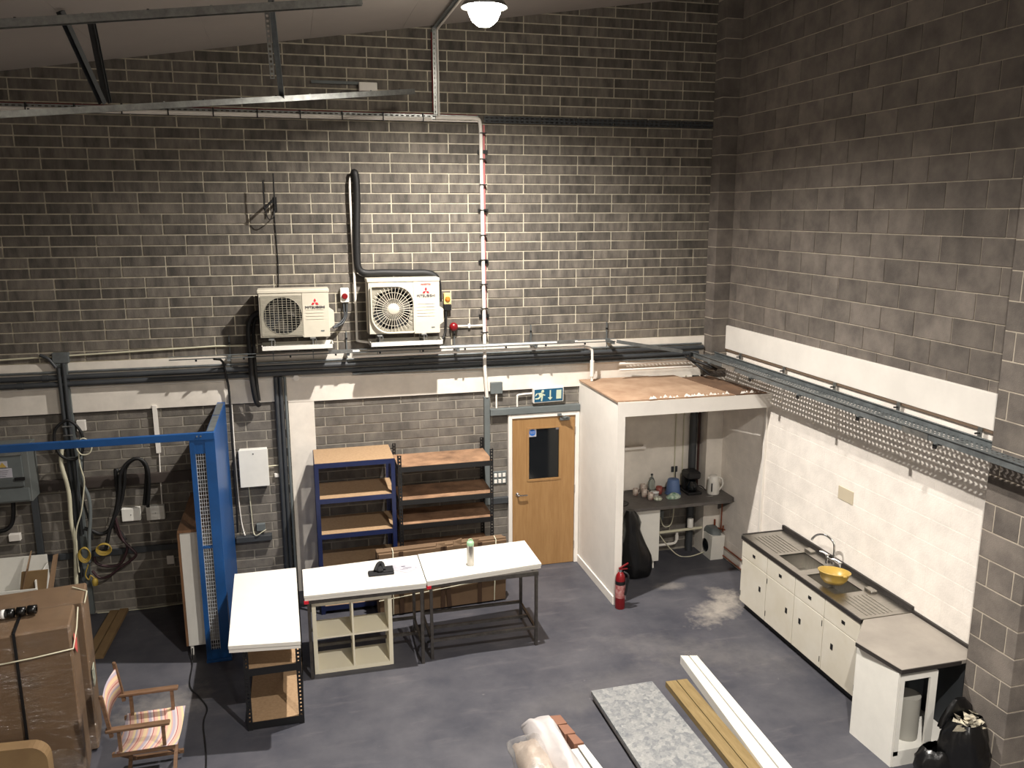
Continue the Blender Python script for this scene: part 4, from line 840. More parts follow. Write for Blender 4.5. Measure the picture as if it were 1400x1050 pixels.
# ================================================================== SHELVING
def shelf_unit(name, label, x0, x1, y0, y1, hp, tops, mp_, mb_, board, perf=True, pw=.035, bt=.018, bd=.05, bmats=None, cat='shelving unit'):
    t = thing(name, label, cat, ((x0+x1)/2, (y0+y1)/2, 0))
    for sx in (0, 1):
        for sy in (0, 1):
            X_ = x0 if sx == 0 else x1; Y_ = y0 if sy == 0 else y1; dx = pw if sx == 0 else -pw; dy = pw if sy == 0 else -pw
            if perf:
                a = perforated(.0, hp, min(X_, X_+dx), max(X_, X_+dx), int(hp/.04), 1, .45, .3, lambda u, v: (v, Y_, u))
                c = perforated(.0, hp, min(Y_, Y_+dy), max(Y_, Y_+dy), int(hp/.04), 1, .45, .3, lambda u, v: (X_, v, u)); a.add(c.v, c.f); solid(part('post', a, mp_, t), .002)
            else: part('post', MB().box(min(X_, X_+dx), max(X_, X_+dx), Y_-.001, Y_+.001, 0, hp).box(X_-.001, X_+.001, min(Y_, Y_+dy), max(Y_, Y_+dy), 0, hp), mp_, t)
    for i, z in enumerate(tops):
        bm_ = (bmats[i] if bmats else board)
        part('shelf_board', MB().box(x0+.006, x1-.006, y0+.006, y1-.006, z-bt, z), bm_, t)
        for yy in (y0+.002, y1-.006): part('beam', MB().box(x0+.003, x1-.003, yy, yy+.004, z-bd-.005, z-.004), mb_, t)
        for xx in (x0+.002, x1-.006): part('side_beam', MB().box(xx, xx+.004, y0+.006, y1-.006, z-bd-.005, z-.004), mb_, t)
    return t
shelf_unit('shelving_unit', 'navy blue shelving unit with bare chipboard shelves by the plastered strip', 2.80, 3.69, -.72, -.12, 1.80, [1.805, 1.39, .97, .54, .10], M_navy, M_navy, M_chip, perf=False, pw=.045, bd=.055)
shelf_unit('shelving_unit', 'black slotted shelving unit with stained boards, right of the navy one', 3.735, 4.86, -.62, -.08, 1.80, [1.66, 1.26, .96, .55, .12], M_black, M_black, M_chipd, pw=.042, bd=.06)
# tied flat pack of cardboard leaning behind the tables
def pack():
    t = thing('cardboard_pack', 'big flat pack of folded cardboard tied with tape behind the white tables', 'cardboard', (4.2, -.85, 0))
    X_ = Matrix.Translation((4.19, -.86, .0)) @ Matrix.Rotation(.045, 4, 'Z') @ Matrix.Rotation(.06, 4, 'X')
    for i in range(5):
        y = -.07+i*.032; rnd = random.Random(i)
        part('sheet', MB().box(-.76+rnd.uniform(-.01, .01), .74+rnd.uniform(-.015, .01), y, y+.026, .02, .80+rnd.uniform(-.03, .02), .006).xf(X_), M_card, t)
    for i, (xx, lean) in enumerate([(-.50, 0), (-.02, .0), (.06, .06), (.42, .0)]): part('brown_tape', MB().bar((xx, -.079, .03), (xx-lean, -.079, .80), .05, .004, (0, 1, 0)).xf(X_), mat('brown_tape', (72, 52, 36), .4), t)
    c = MB()
    for z, dz in ((.66, .06), (.22, .10)): c.tube([(-.76, -.078, z), (.2, -.08, z+dz*.7), (.74, -.078, z+dz)], .006, 6)
    for xx in (-.60, .60): c.tube([(xx, -.08, .03), (xx+.01, -.08, .81), (xx+.01, .0, .82)], .006, 6)
    part('cord', c.xf(X_), M_cream2, t, 'white cord tied round the pack')
    for i in range(3): part('torn_flap', MB().prism([(-.1+i*.2, -.07, .79), (.0+i*.2, -.07, .79), (.01+i*.2, -.06, .84+.02*(i % 2)), (-.08+i*.2, -.05, .83)], (0, .03, 0)).xf(X_), M_card, t)
pack()

# ================================================================== TABLES
def quad_top(parent, q, z0, z1, m=M_gloss):
    cx = sum(p_[0] for p_ in q)/4; cy = sum(p_[1] for p_ in q)/4
    q2 = [(cx+(a-cx)*.992, cy+(b-cy)*.985) for a, b in q]
    part('tabletop', MB().quadbox(q, (z0+z1)/2+.004, z1), m, parent); part('lower_board', MB().quadbox(q2, z0, (z0+z1)/2), m, parent)
def frame_table(label, q, legs, cap, front=True):
    t = thing('work_table', label, 'table', (sum(a for a, b in q)/4, sum(b for a, b in q)/4, 0), 'white work tables in a row')
    quad_top(t, q, .845, .90); (x0, y0), (x1, y1) = legs; s_ = .03
    for x in (x0, x1):
        for y in (y0, y1): part('leg', MB().box(x-s_/2, x+s_/2, y-s_/2, y+s_/2, 0, .80), M_mild, t)
    for y in (y0, y1): part('top_rail', MB().box(x0-.02, x1+.02, y-.02, y+.02, .80, .845), M_mild, t)
    for y in ((y0, y1) if front else (y1,)): part('lower_rail', MB().box(x0+s_/2, x1-s_/2, y-.012, y+.012, .19, .22), M_mild, t)
    for x in (x0, x1): part('side_rail', MB().box(x-.012, x+.012, y0+.02, y1-.02, .17, .20), M_mild, t); part('top_side_rail', MB().box(x-.02, x+.02, y0+.02, y1-.02, .80, .845), M_mild, t)
    part('cross_rail', MB().box(x0+s_/2, x1-s_/2, (y0+y1)/2-.012, (y0+y1)/2+.012, .17, .20), M_mild, t)
    for x in (x0, x1): part('brace', MB().bar((x, y0+.02, .20), (x, (y0+y1)/2, .02), .02), M_mild, t)
    part('corner_cap', MB().box(cap[0]-.005, cap[0]+.04, cap[1]-.004, cap[1]+.03, .815, .845), M_redp, t, 'red corner cap')
    return t
frame_table('white topped metal table in the middle, holding black straps and papers', [(2.625, -2.10), (3.815, -2.115), (3.825, -1.39), (2.618, -1.46)], ((2.665, -2.06), (3.77, -1.45)), (2.627, -2.10), False)
frame_table('white topped metal table on the right, holding a steel flask', [(3.825, -2.08), (5.06, -1.955), (5.055, -1.30), (3.835, -1.38)], ((3.875, -2.0), (4.99, -1.38)), (3.828, -2.075))
ta = thing('work_table', 'white topped table on a black shelf base, left and turned end on', 'table', (2.26, -2.2, 0), 'white work tables in a row')
quad_top(ta, [(1.984, -2.91), (2.584, -2.985), (2.555, -1.395), (1.945, -1.395)], .83, .90)
x0, x1, y0, y1 = 2.085, 2.575, -2.80, -1.75
for X_, dx in ((x0, .045), (x1, -.045)):
    for Y_, dy in ((y0, .04), (y1, -.04)):
        a = perforated(.0, .828, min(X_, X_+dx), max(X_, X_+dx), 22, 1, .4, .3, lambda u, v: (v, Y_, u)); c = perforated(.0, .828, min(Y_, Y_+dy), max(Y_, Y_+dy), 22, 1, .4, .3, lambda u, v: (X_, v, u)); a.add(c.v, c.f); solid(part('post', a, M_black, ta), .002)
for z in (.08, .60):
    part('shelf_board', MB().box(x0+.01, x1-.01, y0+.01, y1-.01, z-.015, z), M_chip, ta)
    for yy in (y0, y1-.005): part('beam', MB().box(x0, x1, yy, yy+.005, z-.07, z-.002), M_black, ta)
    for xx in (x0+.002, x1-.006): part('side_beam', MB().box(xx, xx+.004, y0, y1, z-.07, z-.002), M_black, ta)
part('top_beam', MB().box(x0, x1, y0, y0+.005, .77, .828), M_black, ta)
t = thing('cube_shelf', 'cream two by two cube shelf standing under the middle white table', 'shelf', (3.08, -1.82, 0))
x0, x1, y0, y1, H = 2.69, 3.475, -2.0, -1.62, .77
for a, b, nm in ((x0, x0+.04, 'side'), (x1-.04, x1, 'side')): part(nm, MB().box(a, b, y0, y1, 0, H, .002), M_cube, t)
part('top', MB().box(x0+.04, x1-.04, y0, y1, H-.04, H), M_cube, t); part('bottom', MB().box(x0+.04, x1-.04, y0, y1, 0, .04), M_cube, t)
part('shelf', MB().box(x0+.04, x1-.04, y0+.002, y1, H/2-.009, H/2+.009), M_cube, t)
for a, b in ((.04, H/2-.009), (H/2+.009, H-.04)): part('divider', MB().box((x0+x1)/2-.009, (x0+x1)/2+.009, y0+.002, y1, a, b), M_cube, t)
TZ = .9015
st2 = MB().box(3.27, 3.53, -1.83, -1.71, TZ, TZ+.02, .008).box(3.36, 3.42, -1.80, -1.66, TZ+.02, TZ+.055, .012).tube(smoothpath([(3.34, -1.76, TZ+.03), (3.38, -1.70, TZ+.075), (3.42, -1.68, TZ+.07), (3.43, -1.76, TZ+.03)], 4), .02)
st2.add(*(lambda q: (q.v, q.f))(MB().box(3.42, 3.53, -1.80, -1.66, TZ+.02, TZ+.028, .003)))
single('strap', st2, mat('black_webbing', (24, 24, 26), .85, bump=.2), 'black folded strap lying on the middle white table', 'strap')
def paper(q, z, label, marks):
    t = thing('sheet_of_paper', label, 'paper', (q[0][0], q[0][1], z), 'papers on the middle white table'); part('sheet', MB().quadbox(q, z, z+.0012), M_paper, t)
    for a, b, c, d in marks: part('print', MB().box(a, b, c, d, z+.0012, z+.0016), M_navyp, t)
paper([(3.50, -1.70), (3.66, -1.83), (3.80, -1.72), (3.64, -1.60)], TZ, 'white printed sheet nearest the join of the tables', [(3.62, 3.66, -1.665, -1.65), (3.63, 3.72, -1.71, -1.70), (3.60, 3.68, -1.735, -1.731), (3.76, 3.768, -1.725, -1.718)])
paper([(3.46, -1.66), (3.56, -1.68), (3.58, -1.60), (3.48, -1.585)], TZ+.002, 'smaller tilted white sheet beside the black strap', [(3.48, 3.55, -1.635, -1.631)])
t = thing('steel_flask', 'stainless steel flask with a pale green lid on the right white table', 'flask', (4.33, -1.80, TZ))
part('body', MB().lathe([(.036, 0), (.038, .005), (.038, .19), (.034, .21), (.034, .22)], (4.33, -1.80, TZ), 28), M_steel, t); part('lid', MB().lathe([(.037, .22), (.038, .25), (.03, .265), (0, .267)], (4.33, -1.80, TZ), 24, cap=False), mat('pale_green', (160, 200, 160), .4), t)
part('lid_ring', MB().tube([(4.33+.024*math.cos(a*.5), -1.80, TZ+.27+.02*math.sin(a*.5)) for a in range(0, 8)], .004, 6), mat('pale_green', (160, 200, 160), .4), t)

# ================================================================== LEFT SIDE
t = thing('cage_frame', 'tall blue steel frame with mesh strip and solid side panel by the left wall', 'cage', (1.75, -.75, 0))
part('post', MB().box(1.625, 1.67, -1.48, -1.44, 0, 2.36), M_blue, t); part('post', MB().box(1.765, 1.86, -1.48, -1.44, 0, 2.36), M_blue, t)
part('foot_plate', MB().box(1.62, 1.87, -1.50, -1.42, 0, .03, .003), M_blue, t)
part('head_rail', MB().box(-2.2, 1.86, -1.485, -1.435, 2.36, 2.43, .003), M_blue, t)
part('cap_plate', MB().box(1.67, 1.765, -1.475, -1.445, 2.22, 2.36), M_blue, t); part('mid_plate', MB().box(1.67, 1.765, -1.475, -1.445, 1.235, 1.26), M_blue, t); part('low_plate', MB().box(1.67, 1.765, -1.475, -1.445, .03, .13), M_blue, t)
wm = MB()
for i in range(5): x = 1.675+i*.021; wm.box(x-.0022, x+.0022, -1.462, -1.459, .13, 2.22)
for i in range(52): z = .15+i*.04; wm.box(1.67, 1.765, -1.461, -1.458, z-.0022, z+.0022)
part('wire_mesh', wm, mat('pale_wire', (196, 200, 204), .5), t, stuff=True)
part('side_panel', MB().box(1.838, 1.858, -1.44, -.05, .05, 2.36), M_blue, t, 'solid blue side panel')
part('side_rail', MB().box(1.775, 1.86, -1.435, -.05, 2.36, 2.42, .003), M_blue, t); part('rail_cap', MB().box(1.785, 1.85, -1.40, -.75, 2.42, 2.427).box(1.785, 1.85, -.70, -.15, 2.42, 2.427), M_galvd, t, 'pale worn top of the rail')
part('rear_post', MB().box(1.775, 1.86, -.10, -.05, 0, 2.36), M_blue, t)
for x in (1.70, 1.735): part('bolt', MB().lathe([(.008, 0), (.008, .006)], (x, -1.485, 2.40), 10, 'y'), M_galv, t)
t = thing('tall_cabinet', 'tall white cabinet with brown wooden top inside the blue frame', 'cabinet', (1.56, -.75, 0))
part('body', MB().box(1.44, 1.61, -1.31, -.16, .12, 1.37), M_whcab, t); part('top', MB().box(1.425, 1.70, -1.34, -.14, 1.37, 1.40), M_butcher, t); part('back_panel', MB().box(1.62, 1.76, -1.25, -.16, .12, 1.37), mat('grey_cabinet_side', (180, 178, 172), .5), t)
part('wooden_side', MB().box(1.415, 1.438, -1.31, -.16, .12, 1.37), M_butcher, t)
for y in (-1.27, -.25): part('foot', MB().box(1.45, 1.48, y-.015, y+.015, 0, .12), M_whcab, t)
single('paper_note', MB().prism([(1.62, -.9, 1.402), (1.69, -.9, 1.402), (1.69, -.62, 1.402), (1.63, -.62, 1.402)], (0, 0, .003)), M_paper, 'white paper lying on the brown cabinet top', 'paper')
single('floor_cable', MB().tube(smoothpath([(1.47, -1.33, .10), (1.48, -1.5, .008), (1.50, -1.9, .008), (1.62, -2.15, .008), (1.70, -2.35, .008), (1.69, -2.6, .008), (1.76, -3.1, .008), (1.8, -3.7, .008)], 5), .007), M_black, 'black cable trailing over the floor from the tall cabinet', 'cable')
# electrical gear
t = thing('steel_upright', 'grey steel cable riser column on the left wall', 'riser', (.2, -.1, 0))
part('channel', MB().box(.165, .275, -.06, -.005, 0.02, 2.98), M_greyp, t); part('conduit', MB().tube([(.195, -.085, .5), (.195, -.085, 2.9)], .02), M_greyd, t); part('conduit', MB().tube([(.245, -.085, 1.0), (.245, -.085, 2.95)], .02), M_greyd, t)
part('head_plate', MB().box(.14, .30, -.07, -.005, 2.95, 3.06, .003), M_galvd, t); part('gusset', MB().tube(smoothpath([(.02, -.05, 3.04), (.10, -.06, 3.0), (.165, -.06, 2.90)], 4), .018), M_greyd, t)
for z in (2.15, 2.25, 1.9): part('tie', MB().box(.17, .27, -.11, -.105, z, z+.012), M_galv, t)
t = thing('electrical_switchboard', 'grey electrical switchboard with warning stickers at the left edge', 'electrical panel', (-.45, -.15, 1.45))
part('cabinet', MB().box(-1.0, -.14, -.30, -.005, 1.50, 2.12, .006), mat('switchboard_grey', (112, 116, 114), .5, .2), t); part('door', MB().box(-.98, -.20, -.32, -.30, 1.68, 2.03, .004), M_greyp, t); part('lower_door', MB().box(-.98, -.16, -.315, -.30, 1.52, 1.66, .004), M_greyp, t)
part('top_edge', MB().box(-1.0, -.19, -.33, -.30, 2.03, 2.045), M_galv, t); part('lock', MB().box(-.285, -.185, -.327, -.32, 1.75, 1.785), M_black, t)
w_ = part('warning_sticker', MB().box(-.50, -.335, -.324, -.32, 1.90, 1.97), M_paper, t); part('triangle', MB().prism([(-.42, -.327, 1.905), (-.345, -.327, 1.905), (-.382, -.327, 1.96)], (0, .002, 0)), M_yellow, w_)
w2 = part('printed_sticker', MB().box(-.6, -.30, -.324, -.32, 1.79, 1.89), M_paper, t)
for i in range(4): part('print', MB().box(-.58, -.36+.01*i, -.3255, -.324, 1.805+i*.02, 1.808+i*.02), M_navyp, w2)
single('support_leg', MB().box(-.235, -.175, -.06, -.005, .45, 1.49), M_greyd, 'dark steel leg below the switchboard', 'leg')
single('cable', MB().tube(smoothpath([(-.38, -.15, 1.49), (-.39, -.15, 1.35), (-.42, -.15, 1.22), (-.5, -.15, 1.15), (-.7, -.14, 1.14)], 5), .022), M_rubber, 'thick black cable curving below the switchboard', 'cable')
single('double_socket', MB().box(-.50, -.385, -.06, -.004, .98, 1.06, .004), M_white, 'white socket with plugs on the wall below the switchboard', 'socket')
single('cable_trunking', MB().box(-2, 1.75, -.04, -.004, 1.52, 1.64, .003), mat('brown_grey_trunking', (70, 62, 58), .6), 'dark horizontal dado trunking along the left wall', 'trunking')
single('cable_trunking', MB().box(-2, 1.75, -.04, -.004, .70, .77, .003), M_greyd, 'lower dark trunking along the left wall', 'trunking')
single('cable_trunking', MB().box(1.875, 2.28, -.09, -.004, .72, .785, .003), M_greyd, 'short dark trunking shelf under the white wall box', 'trunking')
single('socket', MB().box(2.11, 2.21, -.05, -.004, .83, .92, .004), M_greyp, 'grey socket on the wall under the white wall box', 'socket')
single('socket', MB().box(1.09, 1.17, -.03, -.004, .52, .62, .004), M_white, 'small white socket low on the left wall', 'socket')
t = thing('wall_box', 'large white square metal box on the lower brick wall right of the blue frame', 'wall box', (2.12, 0, 1.41))
part('box', MB().box(1.975, 2.285, -.10, -.004, 1.41, 1.845, .004), M_whcab, t); part('lid', MB().box(1.968, 2.292, -.112, -.10, 1.403, 1.852, .004), M_whcab, t); part('lock', MB().lathe([(.008, 0), (.008, .004)], (2.13, -.112, 1.80), 12, 'y'), M_greyd, t)
single('small_sensor', MB().box(2.35, 2.40, -.04, -.004, 1.475, 1.52, .004), M_white, 'tiny white sensor box right of the large white wall box', 'sensor')
single('cable', MB().tube([(2.29, -.03, 1.615), (2.44, -.03, 1.62)], .008), M_cream2, 'short pale cable from the white wall box to the dark risers', 'cable')
single('cable', MB().tube(smoothpath([(2.05, -.02, 1.40), (2.06, -.02, 1.1), (2.07, -.03, .85), (2.10, -.10, .80), (2.18, -.10, .84), (2.22, -.09, .86)], 4), .006), M_cream2, 'pale cable dropping from the white wall box to the socket', 'cable')
single('cable', MB().tube(smoothpath([(1.93, -.02, 2.38), (1.925, -.02, 1.9), (1.93, -.02, 1.27), (1.945, -.02, .95), (1.975, -.06, .80)], 4), .007), M_white, 'white cable down the wall beside the blue panel', 'cable')
single('cable', MB().tube(smoothpath([(1.80, -.3, 2.96), (1.87, -.12, 2.9), (1.90, -.10, 2.70), (1.915, -.08, 2.54), (1.91, -.08, 2.0), (1.91, -.08, 1.4), (1.90, -.08, .85)], 4), .013), M_rubber, 'black cable bundle hanging beside the blue panel', 'cable')
for i, (x, r) in enumerate(((2.43, .026), (2.48, .024), (2.53, .016))):
    single('service_pipe', MB().tube([(x, -.05, .03), (x, -.05, 2.68)], r, 10), M_greyd if i < 2 else M_greyp, ['leftmost thick dark riser pipe beside the plastered strip', 'middle thick dark riser pipe beside the plastered strip', 'thin grey riser conduit touching the plastered strip'][i], 'pipe')
t = thing('white_conduit', 'white square conduit with a thin cable on the left wall behind the blue rail', 'conduit', (1.11, 0, 1.2))
part('casing', MB().box(1.085, 1.13, -.045, -.004, 1.87, 2.42), M_white, t); part('cable', MB().tube([(1.112, -.02, 1.87), (1.10, -.02, 1.60), (1.095, -.02, 1.25)], .008), M_white, t)
for x0, x1, z0, z1, lb in ((.665, .86, 1.10, 1.25, 'left white junction box with black cables above it'), (.925, 1.12, 1.09, 1.255, 'right white junction box below the thin conduit')):
    t = thing('junction_box', lb, 'junction box', ((x0+x1)/2, 0, z0)); part('box', MB().box(x0, x1, -.07, -.004, z0, z1, .005), M_whcab, t); part('screw', MB().lathe([(.006, 0), (.006, .003)], ((x0+x1)/2, -.07, (z0+z1)/2), 8, 'y'), M_greyd, t)
single('junction_box', MB().box(.30, .39, -.05, -.004, 2.18, 2.30, .004), M_white, 'small white junction box at the steel riser', 'junction box')
def cab(pts, r, m, label, n=6, closed=False): return single('cable', MB().tube(smoothpath(pts, n, closed), r, 8, closed), m, label, 'cable')
cab([(.69, -.12, .9), (.646, -.12, .995), (.579, -.12, 1.121), (.675, -.12, 1.32), (.734, -.12, 1.551), (.764, -.12, 1.739), (.85, -.12, 1.834), (.927, -.12, 1.828), (.977, -.12, 1.721), (.961, -.12, 1.531), (.921, -.12, 1.297)], .02, M_rubber, 'inner black hose arching over to the white junction boxes')
cab([(.48, -.17, .80), (.553, -.17, 1.061), (.637, -.17, 1.275), (.689, -.17, 1.491), (.712, -.17, 1.679), (.788, -.17, 1.804), (.895, -.17, 1.86), (.985, -.17, 1.79), (1.005, -.17, 1.6), (.961, -.15, 1.28)], .02, M_rubber, 'outer black hose arching over to the white junction boxes')
cab([(.28, -.12, 1.08), (.341, -.12, 1.056), (.439, -.12, 1.001), (.533, -.12, 1.037), (.597, -.12, 1.179), (.657, -.12, 1.41), (.66, -.12, 1.72), (.69, -.12, 1.70)], .022, M_rubber, 'black hose sagging from the steel riser')
cab([(.356, -.15, .745), (.38, -.15, .661), (.506, -.15, .615), (.617, -.15, .634), (.681, -.15, .734), (.707, -.15, .845), (.64, -.14, .95), (.60, -.13, 1.1)], .015, mat('maroon_hose', (50, 28, 32), .5), 'upper maroon hose loop on the left wall')
cab([(.331, -.19, .597), (.399, -.19, .507), (.497, -.19, .515), (.614, -.19, .603), (.74, -.19, .678), (.80, -.19, .748), (.734, -.18, .842), (.66, -.16, .95), (.61, -.14, 1.2)], .015, mat('maroon_hose', (50, 28, 32), .5), 'lower maroon hose loop on the left wall')
cab([(.257, -.18, 2.339), (.13, -.18, 2.26), (.10, -.18, 2.12), (.145, -.18, 1.955), (.27, -.18, 1.90), (.362, -.18, 1.99), (.37, -.18, 2.2)], .016, M_rubber, 'black cable ring hung at the top of the steel riser', closed=True)
cab([(.339, -.22, 2.10), (.40, -.22, 2.14), (.467, -.22, 2.06), (.44, -.22, 1.97), (.36, -.22, 1.96), (.32, -.22, 2.03)], .008, M_cream2, 'small coil of cream cable beside the steel riser', closed=True)
cab([(.326, -.2, 1.969), (.33, -.2, 1.826), (.353, -.2, 1.667), (.33, -.2, 1.5), (.289, -.2, 1.3), (.21, -.2, 1.041), (.2, -.2, .6)], .008, M_cream2, 'thin cream cable hanging below its coil')
cab([(.169, -.16, 2.079), (.136, -.16, 1.87), (.164, -.16, 1.655), (.178, -.16, 1.481), (.168, -.16, 1.192), (.184, -.16, .97), (.179, -.16, .848), (.151, -.16, .502), (.14, -.16, .05)], .022, M_cream2, 'thick grey cable bundle falling down the steel riser')
cab([(.37, -.17, 2.2), (.337, -.17, 1.897), (.315, -.17, 1.67), (.371, -.17, 1.464), (.369, -.17, 1.245), (.33, -.17, .97), (.31, -.17, .7)], .020, M_greyp, 'grey cable bundle right of the steel riser')
cab([(.36, -.145, 2.1), (.34, -.145, 1.8), (.30, -.145, 1.5), (.34, -.145, 1.2), (.36, -.145, .95)], .012, M_rubber, 'black cable beside the grey bundle')
for (cx, cz, rx, rz, lb) in ((.277, .80, .062, .085, 'left yellow coiled cable by the steel riser'), (.478, .845, .08, .065, 'right yellow coiled cable by the steel riser')):
    c = MB()
    for q in range(4): c.tube([(cx+(rx-.006*q)*math.cos(a*PI/12), -.22+.008*q, cz+(rz-.005*q)*math.sin(a*PI/12)+.006*q) for a in range(24)], .006, 6, True)
    single('cable_coil', c, M_ylcord, lb, 'cable coil')
t = thing('yellow_plug', 'yellow industrial plug hanging at the foot of the steel riser', 'plug', (.35, -.2, .43)); part('shell', MB().lathe([(.03, 0), (.035, .05), (.018, .08)], (.35, -.2, .43), 14), M_ylcord, t); part('flex', MB().tube(smoothpath([(.35, -.2, .51), (.31, -.2, .55), (.29, -.2, .50), (.26, -.2, .56), (.30, -.2, .68)], 4), .007), M_ylcord, t)
single('floor_cable', MB().tube(smoothpath([(.30, -.03, .012), (.6, -.05, .012), (.9, -.05, .012), (1.2, -.03, .012), (1.4, -.02, .012)], 4), .006), M_cream2, 'white cable along the foot of the left wall', 'cable')
# planks, white carton, cardboard trough
for (a, b, lb) in (((.42, -1.15, .02), (.50, -.12, .05), 'left of two planks lying by the left wall'), ((.53, -1.12, .02), (.60, -.1, .05), 'right of two planks lying by the left wall')):
    single('plank', MB().bar(a, b, .09, .035), M_card2, lb, 'plank', 'planks by the left wall')
t = thing('white_carton', 'open white carton behind the wrapped brown boxes', 'carton', (-.35, -.75, 0))
part('front', MB().box(-.75, -.0, -1.01, -1.0, 0, .80), M_whcab, t); part('back', MB().box(-.75, -.0, -.55, -.54, 0, .98), M_whcab, t); part('side', MB().box(-.01, .0, -1.0, -.55, 0, .88), M_whcab, t); part('side', MB().box(-.75, -.74, -1.0, -.55, 0, .88), M_whcab, t)
t = thing('cardboard_trough', 'folded brown cardboard trough standing in the white carton', 'cardboard', (-.05, -.85, .5))
part('fold', MB().prism([(-.20, -.98, .55), (-.08, -.98, 1.0), (-.07, -.96, 1.0), (-.19, -.96, .55)], (0, .2, .12)), M_card, t); part('fold', MB().prism([(-.20, -.98, .55), (.04, -.98, .55), (.04, -.96, .55), (-.20, -.96, .55)], (.07, .02, .42)), M_card2, t)
part('flap', MB().prism([(.04, -.98, .55), (.13, -.80, 1.06), (.14, -.78, 1.06), (.06, -.96, .55)], (.03, .02, 0)), M_card, t)

# wrapped brown boxes
RZ = Matrix.Rotation(.13, 4, 'Z')
def rot_at(mb, c): return mb.xf(Matrix.Translation(c) @ RZ)
t = thing('wrapped_box', 'front brown cardboard box in stretch film with black strap and red sticker', 'cardboard box', (.35, -3.0, 0))
C_ = Vector((.385, -3.07, 0))
part('box', rot_at(MB().box(-.85, .46, -.22, .19, .02, 1.40, .012), C_), M_card, t)
part('film', rot_at(MB().box(-.86, .47, -.235, .20, .02, 1.412, .02), C_), M_film, t)
sp = MB().box(.08, .10, -.245, -.236, .02, 1.415).box(.08, .10, -.24, .21, 1.414, 1.419); part('black_strap', rot_at(sp, C_), M_black, t)
part('cord', rot_at(MB().tube([(-.86, -.245, 1.17), (.20, -.247, 1.20), (.475, -.245, 1.22), (.482, .0, 1.28), (.48, .20, 1.36)], .006, 6), C_), M_cream2, t, 'cream cord round the box')
part('red_sticker', rot_at(MB().prism([(.474, -.14, 1.30), (.474, -.02, 1.20), (.474, -.06, 1.09), (.474, -.17, 1.19)], (.003, 0, 0)), C_), mat('pink_sticker', (215, 95, 90), .5), t)
t = thing('wrapped_box', 'rear brown cardboard box in stretch film with a white sticker low on its side', 'cardboard box', (.35, -2.6, 0))
C2 = Vector((.34, -2.63, 0))
part('box', rot_at(MB().box(-.85, .50, -.20, .20, .02, 1.385, .012), C2), M_card, t); part('film', rot_at(MB().box(-.86, .51, -.21, .21, .02, 1.392, .02), C2), M_film, t)
part('white_sticker', rot_at(MB().box(.512, .520, -.19, -.06, .60, .76), C2), M_foil, t)
part('cord', rot_at(MB().tube([(.515, -.20, 1.37), (.518, .0, 1.385), (.4, .1, 1.398)], .006, 6), C2), M_cream2, t)
for i in range(3):
    c = Vector((.40+.075*i, -2.99+.012*i, 1.452)); single('tape_roll', MB().lathe([(.018, -.03), (.036, -.03), (.036, .03), (.018, .03)], c, 20, 'x', cap=False), M_bin, ['left', 'middle', 'right'][i]+' of three black tape rolls on top of the front box', 'tape roll', 'black rolls on the boxes')
single('tape_roll', MB().lathe([(.018, -.012), (.036, -.012), (.036, .012), (.018, .012)], Vector((.352, -2.998, 1.452)), 20, 'x', cap=False), M_straw, 'white disc at the end of the black tape rolls', 'tape roll')
# rounded cardboard panel at the bottom left corner
rc = [(-.6, .0), (.93, .0)]+[(.93-.12+.12*math.cos(a*PI/12), .70+.12*math.sin(a*PI/12)) for a in range(0, 7)]+[(-.6, .86)]
t = thing('cardboard_sheet', 'rounded cardboard panel standing at the bottom left corner', 'cardboard', (.2, -3.85, 0))
part('panel', MB().prism([(a, -3.86, b) for a, b in rc], (.0, .10, 0)).xf(Matrix.Translation((0, 0, 0)) @ Matrix.Rotation(-.03, 4, 'Z')), M_card2, t)
part('wrap', hung(.74, -3.38, .0, .42, [(.10, .06, 0), (.18, .12, 0), (.2, .13, 0), (.2, .14, 0), (.19, .14, 0)], 22, 12), M_film2, t, 'shiny crumpled stretch film')

# director's chair facing right
t = thing('director_chair', 'wooden folding director chair with striped canvas seat and back', 'chair', (1.38, -3.27, 0))
ya, yb = -3.54, -3.04
for y, nm in ((ya, 0), (yb, 1)):
    part('armrest', MB().box(1.12, 1.58, y-.03, y+.025, .645, .67, .005), M_wood, t)
    part('front_arm_post', MB().box(1.515, 1.54, y-.012, y+.012, .46, .645), M_wood, t); part('rear_arm_post', MB().box(1.20, 1.225, y-.012, y+.012, .46, .645), M_wood, t)
    part('back_post', MB().bar((1.16, y, .60), (1.115, y, .93), .026).lathe([(.012, 0), (.017, .01), (.012, .022)], (1.113, y, .93), 10), M_wood, t)
    part('seat_rail', MB().box(1.15, 1.60, y-.014, y+.014, .43, .46), M_wood, t); part('base_rail', MB().box(1.15, 1.58, y-.014, y+.014, .05, .08), M_wood, t)
for x in (1.20, 1.54):
    part('leg', MB().bar((x, ya, .44), (x, yb, .06), .028, .02), M_wood, t); part('leg', MB().bar((x+.024, yb, .44), (x+.024, ya, .06), .028, .02), M_wood, t)
def sag(y0, y1, x0, x1, z, s_, n=10):
    v = []; 
    for i in range(n+1):
        u = i/n; yy = y0+(y1-y0)*u; zz = z-s_*math.sin(PI*u)
        v += [(x0, yy, zz), (x1, yy, zz), (x0, yy, zz-.004), (x1, yy, zz-.004)]
    fs = []
    for i in range(n): a = 4*i; fs += [(a, a+1, a+5, a+4), (a+2, a+6, a+7, a+3), (a, a+4, a+6, a+2), (a+1, a+3, a+7, a+5)]
    return MB().add(v, fs, True)
part('canvas_seat', sag(ya-.02, yb+.02, 1.17, 1.62, .468, .035), M_stripe, t)
bk_ = MB(); n = 10; v = []
